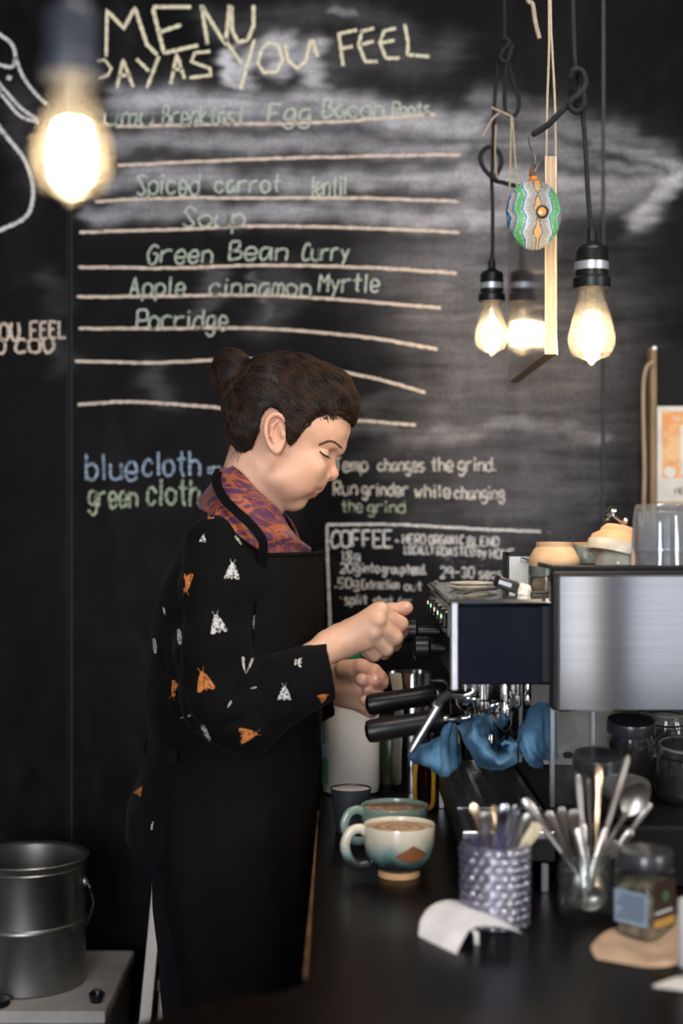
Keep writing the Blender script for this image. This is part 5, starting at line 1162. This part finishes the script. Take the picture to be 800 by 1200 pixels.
# hands
def hand(pts_bounds, build, res=.0012):
    lo, hi = pts_bounds; s = SDF(lo, hi, res); build(s); return s.mesh(1)
def fing(s, js, k=.0022, kr=.0035):
    for (a, ra), (b, rb) in zip(js, js[1:]): s.cone(a, ra, b, rb, k)
def H(px, py, D, r): return (tuple(P(px, py, D)), r*D/F)
def right_hand(s):
    s.chain([H(330,803,1.93,20), H(365,774,1.945,18.5), H(386,757,1.96,17.5)], .01)
    s.chain([H(386,757,1.96,17.5), H(400,752,1.965,19)], .012)
    for m_ in ((441,718,1.955,11.5),(439,729,1.948,12),(435,742,1.950,11.5),(428,752,1.957,10.5)):
        s.cone(*H(400,751,1.968,16), *H(*m_), .010)
    s.cone(*H(412,742,1.985,15), *H(436,735,1.985,14), .012)
    # fingers: knuckle, middle joint, end joint, tip
    fing(s, [H(444,717,1.955,10.5), H(469,731,1.966,9.2), H(469,741,1.990,8.2), H(457,742,2.005,7.6)])
    fing(s, [H(441,730,1.948,10.8), H(463,747,1.958,9.2), H(462,755,1.985,8.2), H(450,752,2.002,7.6)])
    fing(s, [H(436,743,1.950,10.4), H(453,760,1.961,8.8), H(450,765,1.985,7.8), H(441,758,2.000,7.2)])
    fing(s, [H(428,753,1.958,9.4), H(439,767,1.970,8.0), H(436,769,1.990,7.2), H(428,763,2.000,6.6)])
    # knuckle bumps
    for q in ((447,714,1.950,8),(444,727,1.942,8),(439,741,1.944,7.6),(431,752,1.952,7)): s.ell(P(*q[:3]), (q[3]*q[2]/F,)*3, .006)
    # thumb
    fing(s, [H(410,738,1.985,13), H(436,722,2.000,10.5), H(458,716,2.005,9), H(474,713,2.003,7.6), H(477,712.5,2.003,6.6)], .005)
def left_hand(s):
    s.chain([H(350,812,2.250,20), H(380,806,2.230,18), H(392,802,2.220,18)], .012)
    s.cone(*H(392,802,2.220,17), *H(425,806,2.190,17), .012)
    s.cone(*H(392,790,2.210,12), *H(415,786,2.180,12), .012)
    s.cone(*H(400,815,2.220,14), *H(428,822,2.190,13), .010)
    # thumb along the top, fingers curled under and forward
    fing(s, [H(403,784,2.190,11), H(423,782,2.170,9.6), H(438,787,2.160,8.6), H(445,792,2.160,7.4)], .004)
    fing(s, [H(428,800,2.220,9), H(446,796,2.200,8.8), H(447,800,2.165,8.2), H(438,798,2.148,8.0)])
    fing(s, [H(420,806,2.220,9), H(440,806,2.200,8.8), H(438,804,2.160,8.2), H(424,797,2.142,8.2)])
    fing(s, [H(420,816,2.220,9), H(441,820,2.190,8.8), H(443,816,2.160,8), H(431,807,2.148,7.6)])
    fing(s, [H(414,822,2.220,9), H(434,833,2.190,8.4), H(438,829,2.165,7.6), H(428,820,2.150,7.0)])
rv, rf = hand((P(318,840,1.90), Vector((P(486,700,1.96).x, 2.03, P(486,700,1.90).z))), right_hand)
lv_, lf = hand((P(330,865,2.10), Vector((P(462,760,2.3).x, 2.33, P(462,755,2.10).z))), left_hand)
# the rest of the body under the clothes, one surface from neck to feet and to both wrists
fz = lambda py: EYE-(py-600)*DM/F
fx_ = lambda px: (px-400)*DM/F
LV = [(612,300,242,.095),(640,335,216,.165),(680,358,196,.180),(740,362,184,.178),(800,360,182,.165),(860,358,188,.155),(900,360,178,.165),(975,352,166,.175)]
def body_fn(s):
    ins_ = 10
    s.loft([fz(q[0]) for q in LV], [fx_(q[2]+ins_) for q in LV], [fx_(q[1]-ins_) for q in LV], [q[3]-.02 for q in LV], DM, .03)
    s.cone(K(282,640), 40*u, K(284,590), 36*u, .03)
    for s_ in (1,-1):
        y = DM-s_*.085; hp = (fx_(262), y, fz(940)); kn = (fx_(262), y, .50); an = (fx_(252), y, .10)
        s.cone(hp, .080, kn, .052, .03); s.cone(kn, .052, an, .036, .02); s.cone(an, .036, (fx_(262), y, .05), .034, .02); s.cone((fx_(250), y, .040), .030, (fx_(340), y, .030), .024, .02)
    s.chain([H(250,640,1.955,30), H(254,740,1.93,28), H(274,838,1.93,26), H(330,806,1.935,22), H(355,790,1.94,19)], .02)
    s.chain([H(262,640,2.26,28), H(280,740,2.29,26), H(310,830,2.30,23), H(352,818,2.25,20)], .02)
S = SDF((fx_(130), 1.82, .0), (fx_(400), 2.40, fz(585)), .006); body_fn(S); bv, bf = S.mesh(2)
o0 = (fx_(260), DM, 0.)
ps_ = thing('person', o0, 'person with dark hair in a bun, moth-print blouse, scarf and black apron making coffee', 'person')
allv = np.concatenate([bv, hv, rv, lv_]); n1, n2, n3 = len(bv), len(bv)+len(hv), len(bv)+len(hv)+len(rv)
allf = np.concatenate([bf, hf+n1, rf+n2, lf+n3])
body = obj('body', (allv, allf), SKINM, ps_, True, None)
fl = np.zeros(len(allv), np.float32)
def flush(c_, r, s_):
    d = np.linalg.norm((allv-np.array(c_))/(np.array(r)), axis=1); fl[:] = np.maximum(fl, s_*np.clip(1.4-d, 0, 1).astype(np.float32))
for c_, r in ((K(370,572,-8),(9*u,22*u,2.5*u)), (K(365,578.5,-7),(6.5*u,20*u,3.4*u))): flush(c_, r, .80)
flush(K(357,553,-34), (16*u,12*u,14*u), .16); flush(K(389,556), (7*u,10*u,7*u), .22)
for c_ in (K(322,507,-56), mir(K(322,507,-56))): flush(c_, (14*u,9*u,24*u), .28)
flush(P(470,742,1.975), (.018,.02,.022), .22); flush(P(476,712,2.0), (.012,.02,.012), .3); flush(P(438,800,2.16), (.035,.05,.035), .45)
a_ = body.data.attributes.new('flush', 'FLOAT', 'POINT'); a_.data.foreach_set('value', fl)
# brows, lashes, nose stud
HAIRM = mat('dark_brown_hair', (.012,.007,.005), .7, col2=(.006,.004,.003), scale=90, spec=.5, bump=.3, bscale=300)
BROWM = mat('brow_brown', (.13,.06,.035), .6)
g_ = G(); g2 = G()
br = [(373.5,521.5),(380,518.3),(387,517),(393,519),(398.5,523.5)]
bs = spline([(a, b, 0) for a, b in br], 16)
for i, q in enumerate(bs):
    for k in range(5):
        a = onto(q.x+random.uniform(-.5,.5), q.y+random.uniform(-1.5,1.5), head_tree, .0004); b = onto(q.x+2.6+random.uniform(-.4,.4), q.y-.4+random.uniform(-.4,.8)+(i/len(bs))*2.4, head_tree, .0009)
        if a and b: g_.tube([a, b], [.0005,.0002], 3)
obj('eyebrow', g_, BROWM, body); g3 = G(); g3.v = [(x, 2*DM-y, z) for x, y, z in g_.v]; g3.f = [q[::-1] for q in g_.f]; obj('eyebrow', g3, BROWM, body)
ln = spline([(a, b, 0) for a, b in ((374.5,528.5),(377,531.5),(380.5,533.6),(384.6,535))], 8); tp = [onto(q.x, q.y, head_tree, .0003) for q in ln]; tp = [q for q in tp if q]
g2.tube(tp, [.0006]+[.0011]*(len(tp)-2)+[.0007], 6)
for i, q in enumerate(ln):
    a = onto(q.x, q.y, head_tree, .0003)
    if a: g2.tube([a, a+Vector((.0030,-.0018,-.0030)), a+Vector((.0062,-.0028,-.0036))], [.0004,.0003,.0001], 3)
obj('eyelashes', g2, HAIRM, body); g3 = G(); g3.v = [(x, 2*DM-y, z) for x, y, z in g2.v]; g3.f = [q[::-1] for q in g2.f]; obj('eyelashes', g3, HAIRM, body)
q = onto(383.5, 561, head_tree, .0002)
if q: obj('nose_stud', G().lathe([(0,-.0009),(.0008,-.0004),(.0009,.0),(.0007,.0006),(0,.0009)], tuple(q), 12), STEEL, body)
# fingernail of the right thumb, tips of the left fingers
rt = bvh(rv, rf); lt = bvh(lv_, lf)
NAILM = mat('fingernail', (.82,.56,.46), .25)
for px, py, tr_, rr in ((477,710.5,rt,.0030),(425,794,lt,.0036),(440,795,lt,.0034)):
    q = onto(px, py, tr_, .0)
    if q: obj('fingernail', G().lathe([(0,.0006),(rr*.7,.0004),(rr,-.0006),(0,-.0008)], tuple(q), 16, (EYEV-q).to_track_quat('Z','Y').to_matrix().to_4x4()), NAILM, body)
# ---- clothes
BLOUSE = mat('black_blouse_cotton', (.0038,.0036,.0042), .85, bump=.35, bscale=500, sheen=.02, spec=.1)
def fold(v, f, amp, sc, thr=None):
    n = normals(v, f); k = vnoise(v*np.array([1,1,1]), sc)*.6+vnoise(v+3.1, sc*2.1)*.3; return v+n*(k*amp)[:,None]
S = SDF((fx_(128), 1.80, fz(992)), (fx_(408), 2.41, fz(585)), .0042)
LB = [(604,292,248,.07),(622,318,226,.13),(640,338,212,.172),(680,362,192,.186),(740,367,177,.185),(800,367,174,.175),(860,364,178,.168),(900,362,166,.176),(940,356,153,.180),(980,345,150,.182)]
S.loft([fz(q[0]) for q in LB], [fx_(q[2]) for q in LB], [fx_(q[1]) for q in LB], [q[3] for q in LB], DM, .02)
S.chain([H(250,637,1.955,34), H(248,690,1.93,37), H(250,760,1.915,42), H(262,822,1.91,44), H(288,842,1.91,40), H(334,808,1.915,37), H(362,795,1.93,34), H(396,782,1.95,33)], .022)
S.chain([H(262,637,2.25,34), H(280,700,2.28,37), H(300,790,2.30,38), H(318,838,2.28,34), H(350,822,2.26,30), H(384,814,2.23,27)], .02)
# wrists come out of hollow cuffs
cdir = Vector((.93, .05, .16)).normalized()
S.plane(P(390,787,1.945), cdir, .001)
a, b = P(352,800,1.94), P(398,781,1.952); S.cone(a, 26*1.93/F, b, 30*1.95/F, .003, 'sub')
a, b = P(352,822,2.26), P(388,813,2.23); S.cone(a, 20*2.2/F, b, 23*2.2/F, .003, 'sub')
S.plane((fx_(165), DM, fz(972)), (-.25, 0, -1), .004)
blv, blf = S.mesh(2); blv = fold(blv, blf, .006, 11); blv = fold(blv, blf, .0022, 34)
nrm_ = normals(blv, blf)
def crease(px0, py0, px1, py1, w_, dep, D=1.92):
    global blv
    a, b = np.array(P(px0,py0,D)), np.array(P(px1,py1,D)); ab = b-a; ab[1] = 0; p = blv-a; p = p.copy(); p[:,1] = 0
    t = np.clip(p@ab/(ab@ab), 0, 1); d = np.linalg.norm(p-t[:,None]*ab, axis=1)/(w_*D/F); m = blv[:,1] < 2.02
    blv = blv-nrm_*(dep*np.exp(-d*d)*m*np.sin(np.pi*np.clip(t, .04, .96)))[:,None]
for q in ((205,640,212,800,6,.008),(212,800,240,872,6,.006),(300,700,305,790,7,.007),(305,790,275,812,6,.008),(310,800,345,785,5,.004),(250,850,300,830,5,.005),(315,850,300,815,5,.005),(345,830,330,790,5,.004),(262,640,275,700,6,.004),(225,655,222,740,5,.003),(185,740,190,850,6,.004)): crease(*q)
blouse = obj('blouse', (blv, blf), BLOUSE, ps_, True, None)
bt = bvh(blv, blf)
MW = mat('white_moth_print', (.62,.60,.58), .85, col2=(.03,.03,.03), scale=330, lo=.42, hi=.5, detail=2); MO = mat('orange_moth_print', (.62,.20,.04), .85, col2=(.16,.05,.015), scale=200, lo=.38, hi=.5, detail=2); MG = mat('pale_green_print', (.45,.52,.42), .85, col2=(.1,.12,.1), scale=300)
def moth(px, py, size, ang, m_, kind='moth'):
    size *= .84; ca, sa = math.cos(math.radians(ang)), math.sin(math.radians(ang)); g_ = G()
    def put(poly, nseg=4):
        c0 = (sum(a for a, b in poly)/len(poly), sum(b for a, b in poly)/len(poly)); rings = []
        for k in range(nseg, 0, -1):
            rings.append([(c0[0]+(a-c0[0])*k/nseg, c0[1]+(b-c0[1])*k/nseg) for a, b in poly])
        pts = [onto(px+(a*ca-b*sa)*size, py+(a*sa+b*ca)*size, bt, .0012) for r_ in rings+[[c0]] for a, b in r_]
        if any(q is None for q in pts): return
        if max(q.y for q in pts)-min(q.y for q in pts) > .05: return
        n = len(poly); fs = [(j*n+i, j*n+(i+1) % n, (j+1)*n+(i+1) % n, (j+1)*n+i) for j in range(nseg-1) for i in range(n)]+[((nseg-1)*n+i, (nseg-1)*n+(i+1) % n, nseg*n) for i in range(n)]
        g_.add(pts, fs)
    if kind == 'moth':      # folded wings pointing down, head up
        for s_ in (1,-1): put([(0,-.34),(s_*.16,-.30),(s_*.30,.02),(s_*.44,.42),(s_*.30,.48),(s_*.10,.36),(0,.22)][::s_])
        put([(-.09,-.46),(.09,-.46),(.11,-.26),(-.11,-.26)], 2); put([(-.06,.2),(.06,.2),(.04,.46),(-.04,.46)], 2)
        for s_ in (1,-1): put([(s_*.04,-.44),(s_*.07,-.44),(s_*.16,-.66),(s_*.14,-.66)], 1)
    elif kind == 'spread':
        for s_ in (1,-1): put([(0,-.10),(s_*.3,-.42),(s_*.55,-.38),(s_*.4,-.08),(s_*.08,.02)][::s_]); put([(0,.02),(s_*.25,.06),(s_*.35,.34),(s_*.15,.36)][::s_])
        put([(-.05,-.4),(.05,-.4),(.05,.4),(-.05,.4)], 2)
    elif kind == 'vee':
        for s_ in (1,-1): put([(0,.5),(s_*.06,.3),(s_*.20,-.45),(s_*.36,-.5),(s_*.26,.0)][::s_])
    else: put([(-.10,-.45),(0,-.5),(.10,-.42),(.14,0),(.08,.45),(-.04,.5),(-.12,.1)], 3)
    if g_.v: obj('moth_print', g_, m_, blouse)
for q in ((235,604,17,68,MG,'slim'),(247,606,9,100,MO),(238,631,11,10,MW),(279,633,16,-35,MG,'slim'),(204,653,24,25,MW,'slim'),(217,683,27,178,MO),(272,669,25,3,MW),(183,695,20,14,MG,'slim'),(192,716,11,-10,MW,'slim'),
          (255,731,28,-12,MW),(298,729,20,5,MG,'slim'),(181,757,22,-5,MW,'slim'),(210,747,24,-3,MW,'slim'),(289,780,24,8,MW,'vee'),(239,798,30,-14,MO),(166,801,22,8,MG,'slim'),(206,808,23,205,MO),
          (217,840,15,75,MG),(269,825,11,30,MG,'slim'),(297,806,9,80,MG,'slim'),(333,812,22,0,MW),(349,776,13,95,MW,'spread'),(241,859,25,-28,MW,'slim'),(291,861,26,80,MO),(395,794,17,30,MW,'spread'),(379,817,15,60,MO),
          (163,927,13,30,MO),(178,968,12,10,MW,'slim'),(150,762,12,0,MW,'slim')): moth(*q)
# trousers
DENIM = mat('dark_jeans', (.006,.0065,.011), .8, bump=.4, bscale=500, spec=.15)
S = SDF((fx_(150), 1.85, .07), (fx_(385), 2.35, fz(880)), .0055)
S.ell((fx_(264), DM, fz(945)), (.105,.172,.11), .03)
for s_ in (1,-1):
    y = DM-s_*.085; S.cone((fx_(252), y, fz(960)), .088, (fx_(262), y, .52), .064, .03); S.cone((fx_(262), y, .52), .064, (fx_(254), y, .10), .050, .02)
S.plane((0,0,.10), (0,0,-1), .002); S.plane((0,0,fz(895)), (0,0,1), .002)
tv, tf = S.mesh(1); tv = fold(tv, tf, .004, 16); obj('trousers', (tv, tf), DENIM, ps_, True, None)
for s_ in (1,-1):
    y = DM-s_*.085; S = SDF((fx_(205), y-.07, -.002), (fx_(372), y+.07, .14), .004)
    S.cone((fx_(244), y, .045), .042, (fx_(262), y, .09), .040, .02); S.cone((fx_(244), y, .042), .040, (fx_(335), y, .034), .036, .03, sc=(1,1,1.1)); S.plane((0,0,.0), (0,0,-1), .001); S.plane((0,0,.115), (0,0,1), .001)
    obj('shoe', S.mesh(1), MATT, ps_, True, None)
# apron: bib and skirt wrapped round the front
APR = mat('black_apron_canvas', (.0042,.0036,.0034), .82, bump=.4, bscale=420, spec=.12)
AL = [(645,372,214,.150),(700,373,190,.175),(760,373,182,.180),(820,372,180,.172),(870,371,184,.172),(900,369,178,.182),(950,364,174,.190),(980,362.5,172,.192),(1080,362,182,.196),(1180,362,192,.198),(1330,361,200,.200)]
ED = [(645,306),(700,304),(760,300),(820,285),(860,245),(885,205),(900,196),(960,202),(1060,222),(1160,243),(1330,262)]
ys = np.linspace(645, 1330, 90); rows = []
for py in ys:
    xf, xb, hw = [np.interp(py, [q[0] for q in AL], [q[k] for q in AL]) for k in (1,2,3)]; xe = np.interp(py, [q[0] for q in ED], [q[1] for q in ED])
    cx, ra = (xf+xb)/2, (xf-xb)/2; ce = max(-.999, min(.999, (xe-cx)/ra)); th = math.acos(ce); row = []
    for t in np.linspace(th, -th, 61):
        lowk = min(1, max(0, (py-880)/200)); w_ = .004*lowk*(math.sin(t*7+py*.006)-1)+.0012*math.sin(t*13+py*.02)
        rx_ = ra*SP+.007+w_; ry_ = hw+.009+w_
        row.append((fx_(cx)+rx_*math.copysign(abs(math.cos(t))**.9, math.cos(t)), DM-ry_*math.copysign(abs(math.sin(t))**.9, math.sin(t)), fz(py)))
    rows.append(row)
apron = obj('apron', G().sheet([r_[::-1] for r_ in rows], .0022), APR, ps_, True, 60)
topr = rows[0]
def ribbon(pts, w_, nrm_, m_, name, par, th_=.0015, n=6):
    ps = spline(pts, n); nn = Vector(nrm_); g_ = G(); rr = []
    for i, q in enumerate(ps):
        t = (ps[min(i+1, len(ps)-1)]-ps[max(i-1, 0)]).normalized(); s_ = t.cross(nn).normalized(); rr.append([q-s_*w_/2, q, q+s_*w_/2])
    return obj(name, g_.sheet(rr, th_), m_, par)
e0 = Vector(topr[0]); e1 = Vector(topr[-1])
obj('top_hem', G().tube([Vector(q)+Vector((0,0,-.002)) for q in topr], .003, 6), APR, apron)
for s_ in (1,-1):
    f2 = (lambda q: Vector(q)) if s_ > 0 else (lambda q: Vector(mir(q)))
    ribbon([f2(q) for q in (tuple(e0+Vector((.004,-.003,-.02))), P(308,636,1.930), P(294,615,1.928), P(278,600,1.938), P(263,585,1.955), P(254,568,1.985), P(254,556,2.03), P(258,549,DM))], .013, (0,-1*s_,.45), mat('apron_strap_webbing', (.004,.004,.006), .85, spec=.08), 'neck_strap', apron)
TIE = mat('apron_tie_tape', (.008,.008,.012), .85, spec=.1)
ribbon([P(206,888,1.935), P(190,884,1.97), P(180,880,2.04), P(178,878,DM)], .022, (-.3,-1,0), TIE, 'waist_tie', apron)
ribbon([P(206,888,2.265-.0), P(190,884,2.22), P(180,880,2.15), P(178,878,DM)], .022, (-.3,1,0), TIE, 'waist_tie', apron)
ribbon([P(179,880,2.06), P(166,905,2.04), P(160,930,2.04), P(158,955,2.05)], .018, (-.5,-1,0), TIE, 'tie_end', apron)
ribbon([P(181,880,2.05), P(178,910,2.03), P(176,960,2.03), P(177,1010,2.04), P(180,1034,2.05)], .016, (-.3,-1,0), TIE, 'tie_end', apron)
ribbon([P(180,880,2.05), P(168,872,2.03), P(163,884,2.02), P(172,896,2.02), P(181,884,2.04)], .016, (-.2,-1,.3), TIE, 'tie_bow', apron)
# scarf
def scarf_mat():
    m = bpy.data.materials.new('marbled_orange_purple_silk'); m.use_nodes = True; nt = m.node_tree; N = nt.nodes.new; L = nt.links.new
    b = nt.nodes['Principled BSDF']; b.inputs['Roughness'].default_value = .55; b.inputs['Sheen Weight'].default_value = .1
    tc = N('ShaderNodeTexCoord'); wv = N('ShaderNodeTexNoise'); wv.inputs['Scale'].default_value = 10; wv.inputs['Detail'].default_value = 2.5; wv.inputs['Distortion'].default_value = 2.4
    mp = N('ShaderNodeMapping'); mp.inputs['Rotation'].default_value = (0, .9, 0); mp.inputs['Scale'].default_value = (.6,1,1.6); L(tc.outputs['Object'], mp.inputs[0]); L(mp.outputs[0], wv.inputs['Vector'])
    rp = N('ShaderNodeValToRGB'); e = rp.color_ramp.elements; e[0].position = .30; e[0].color = (.035,.010,.06,1); e[1].position = .74; e[1].color = (.04,.015,.07,1)
    for p_, c_ in ((.40,(.05,.018,.10)),(.43,(.22,.03,.03)),(.455,(.34,.075,.02)),(.475,(.07,.012,.05)),(.50,(.04,.012,.08)),(.515,(.33,.07,.018)),(.545,(.38,.09,.022)),(.56,(.10,.015,.03)),(.59,(.05,.015,.10)),(.63,(.28,.05,.025)),(.66,(.04,.012,.08))): q = e.new(p_); q.color = (*c_, 1)
    L(wv.outputs['Fac'], rp.inputs[0]); L(rp.outputs[0], b.inputs['Base Color']); return m
SCARF = scarf_mat()
TOP = [(348,632,2.10),(328,600,2.035),(303,574,2.022),(281,552,2.035),(266,543,2.10)]
MID = [(370,646,2.10),(346,632,1.99),(302,600,1.965),(258,568,1.990),(243,562,2.10)]
BOT = [(362,658,2.10),(344,660,2.00),(304,644,1.945),(250,604,1.960),(233,594,2.10)]
def loop(q): 
    h = [P(*a) for a in q]; return spline(h+[Vector(mir(a)) for a in h[-2:0:-1]], 14, True)
lt_, lm, lb = loop(TOP), loop(MID), loop(BOT); n = len(lt_); rows = []
for j in range(15):
    v = j/14; row = []
    for i in range(n+1):
        a, b, c_ = lt_[i % n], lm[i % n], lb[i % n]; q = a*(1-v)**2+b*2*v*(1-v)+c_*v*v
        out = (q-Vector((fx_(290), DM, q.z))).normalized(); ph = i/n*2*math.pi
        q = q+out*(.0045*math.sin(v*11+1.6*math.sin(ph*2+.6)+math.cos(ph)*2.0)+.002*math.sin(v*23+3*math.sin(ph*3)))
        row.append(q)
    rows.append(row)
scarf = obj('scarf', G().sheet(rows, .0025), SCARF, ps_, True, 80)
rows = []                                            # the loose layer lying over it, pointing down the chest
for j in range(7):
    v = j/6; row = []
    for i in range(17):
        w_ = i/16; a = Vector(P(262,552,2.02)).lerp(Vector(P(345,634,1.998)), w_); b = Vector(P(250,596,1.955)).lerp(Vector(P(366,668,2.02)), w_)
        q = a.lerp(b, v); q.y -= .024*math.sin(math.pi*min(1, v*1.0))*math.sin(math.pi*(.15+.8*w_)); q.y += .003*math.sin(v*8+w_*5); row.append(q)
    rows.append(row)
# ---- hair
HR = [(413,501),(404,492),(396,488),(384,487),(374,490),(364,497),(356,507),(348,518),(341,524),(337,516),(335,503),(334,492),(328,484),(320,482),(312,486),(308,496),(306,510),(301,522),(298,538),(293,548),(283,537),(269,514),(262,496),(255,470),(258,440),(285,420),(310,400),(340,396),(380,404),(412,440),(426,480),(420,500)]
def inpoly(x, y, poly):
    c_ = np.zeros(x.shape, bool); j = len(poly)-1
    for i in range(len(poly)):
        (xi, yi), (xj, yj) = poly[i], poly[j]; m = ((yi > y) != (yj > y)) & (x < (xj-xi)*(y-yi)/(yj-yi+1e-9)+xi); c_ ^= m; j = i
    return c_
# near-side profile in picture units of the mid plane; both sides share it
S = SDF(P(246,560,DM)-Vector((0,.105,0)), P(432,400,DM)+Vector((0,.105,0)), .0018)
S.ell(K(337,482), (76*u,61*u,68*u), .004, rot=20)
S.ell(K(378,474), (38*u,50*u,44*u), .02, rot=35)
S.ell(K(398,480), (18*u,34*u,22*u), .012, rot=50)
S.ell(K(290,500), (24*u,44*u,34*u), .015, rot=-10)
S.cone(K(290,515), 21*u, K(288,545), 12*u, .015, sc=(1,.55,1))
for sg_ in (1,-1):
    f2 = (lambda q: q) if sg_ > 0 else mir
    S.cone(f2(K(345,503,-50)), 6*u, f2(K(340,519,-50)), 2.5*u, .008)
X, Z = S.ax[0], S.ax[2]; PX = (X/SP+400)[:,None]; PY = (600-(Z-EYE)/SP)[None,:]
inside = inpoly(np.broadcast_to(PX, (len(X),len(Z))), np.broadcast_to(PY, (len(X),len(Z))), HR)
# distance to the outline of the hair region
dist = np.full(inside.shape, 1e9)
for a, b in zip(HR, HR[1:]+HR[:1]):
    ab = (b[0]-a[0], b[1]-a[1]); t = np.clip(((PX-a[0])*ab[0]+(PY-a[1])*ab[1])/(ab[0]**2+ab[1]**2), 0, 1); dist = np.minimum(dist, np.hypot(PX-a[0]-t*ab[0], PY-a[1]-t*ab[1]))
reg = np.where(inside, -dist, dist)*SP
S.put((slice(None),)*3, np.broadcast_to(reg[:,None,:], S.d.shape), .008, 'int')
S.ell(K(273,438), (24*u,23*u,29*u), .004, rot=-15)
S.cone(K(288,450), 13*u, K(300,458), 16*u, .010)
cv, cf = S.mesh(2); nn_ = normals(cv, cf)
cv = cv+nn_*(vnoise(cv, 60)*.0016+np.maximum(0, vnoise(cv+5, 38))*.0035)[:,None]
hair = obj('hair', (cv, cf), HAIRM, ps_, True, None); ct_ = bvh(cv, cf)
def flow(p):                                        # combing direction
    px, py = p.x/SP+400, 600-(p.z-EYE)/SP; side = p.y-DM
    d1 = Vector((1.0, 0, -.25-.9*max(0, (px-360)/60)))            # brushed forward over the top
    d1 += Vector((0, .35*math.copysign(min(1, abs(side)/.03), side), -.35*min(1, abs(side)/.06)))
    tb = Vector(K(276,444))-p; d2 = tb.normalized()
    k = min(1, max(0, (px-306)/26))
    if py > 500 and px < 330: d2 = (d2*.5+Vector((-.25,0,.8))).normalized()
    return (d1.normalized()*k+d2*(1-k)).normalized()
rr = random.Random(11); tris = len(cf); g_ = G(); cnt = 0
bun = Vector(K(273,438))
while cnt < 5200:
    i = rr.randrange(tris); p = Vector(cv[cf[i][0]])
    px, py = p.x/SP+400, 600-(p.z-EYE)/SP
    isb = (p-bun).length < 33*SP and px < 297
    pts = []; off = rr.uniform(.0003, .0030)*(1.5 if rr.random() < .15 else 1); wob_ = rr.gauss(0,.45)
    L_ = rr.randint(6, 11); q = p.copy(); st_ = .0052
    for k in range(L_):
        h = ct_.find_nearest(q)
        if h[0] is None: break
        n_ = h[1]; lift = off*(.4+.6*k/L_)
        pts.append(h[0]+n_*lift)
        if isb:
            r_ = h[0]-bun; d = Vector((.35,1,.25)).normalized().cross(r_).normalized()+Vector((0,wob_*.3,wob_*.3))
        else: d = flow(h[0])+Vector((0, 0, 1)).cross(n_)*wob_*.6+Vector((vnoise(np.array([h[0]]),55)[0],0,vnoise(np.array([h[0]])+7,55)[0]))*.55
        d = d-n_*d.dot(n_); 
        if d.length < 1e-5: break
        d.normalize(); q = h[0]+d*st_
    if len(pts) < 4: cnt += 1; continue
    m_ = len(pts); r0 = rr.uniform(.00022,.00055); g_.tube(pts, [r0*(1 if k < m_-2 else .5 if k < m_-1 else .15) for k in range(m_)], 3); cnt += 1
# the short ends of the fringe and sideburns
for k in range(300):
    t = rr.random(); 
    if k < 190: a = Vector(K(408-38*t, 492-6*math.sin(t*2.4)-2+rr.uniform(-6,2), -rr.uniform(10,44)*(.5+.5*t))); d = Vector((.5+.5*(1-t), -.1, -.8-.5*(1-t)))
    else: a = Vector(K(366-26*t, 497+22*t+rr.uniform(-5,2), -50)); d = Vector((-.2,0,-1))
    h = ct_.find_nearest(a)
    if h[0] is None: continue
    p0 = h[0]+h[1]*.0006; d.normalize(); L_ = rr.uniform(.004,.012); pts = []
    for j in range(4):
        q = p0+d*(L_*j/3)+h[1]*(-.0008*j); 
        hh = head_tree.find_nearest(q)
        if hh[0] is not None and (q-hh[0]).dot(hh[1]) < .0005: q = hh[0]+hh[1]*.0006
        pts.append(q)
    g_.tube(pts, [.0006,.0005,.0004,.00012], 3)
# wisps at the nape and from the bun
for k in range(70):
    if k < 40: a = Vector(K(rr.uniform(266,292), rr.uniform(528,540), -rr.uniform(0,34))); d = Vector((rr.uniform(-.6,.1), rr.uniform(-.3,.3), -1)); L_ = rr.uniform(.008,.020)
    else: a = bun+Vector((rr.uniform(-1,1), rr.uniform(-1,1), rr.uniform(-.2,1))).normalized()*24*SP; d = (a-bun).normalized()+Vector((rr.uniform(-.8,.8),0,rr.uniform(-.5,.5))); L_ = rr.uniform(.008,.018)
    h = ct_.find_nearest(a); p0 = h[0]; d.normalize()
    g_.tube([p0, p0+d*L_*.5, p0+d*L_+Vector((0,0,-.003))], [.0005,.00035,.0001], 3)
st2 = obj('hair_strands', g_, mat('hair_strand_brown', (.060,.027,.014), .5, col2=(.010,.006,.004), scale=60, spec=.35), hair, True, None); st2['kind'] = 'stuff'
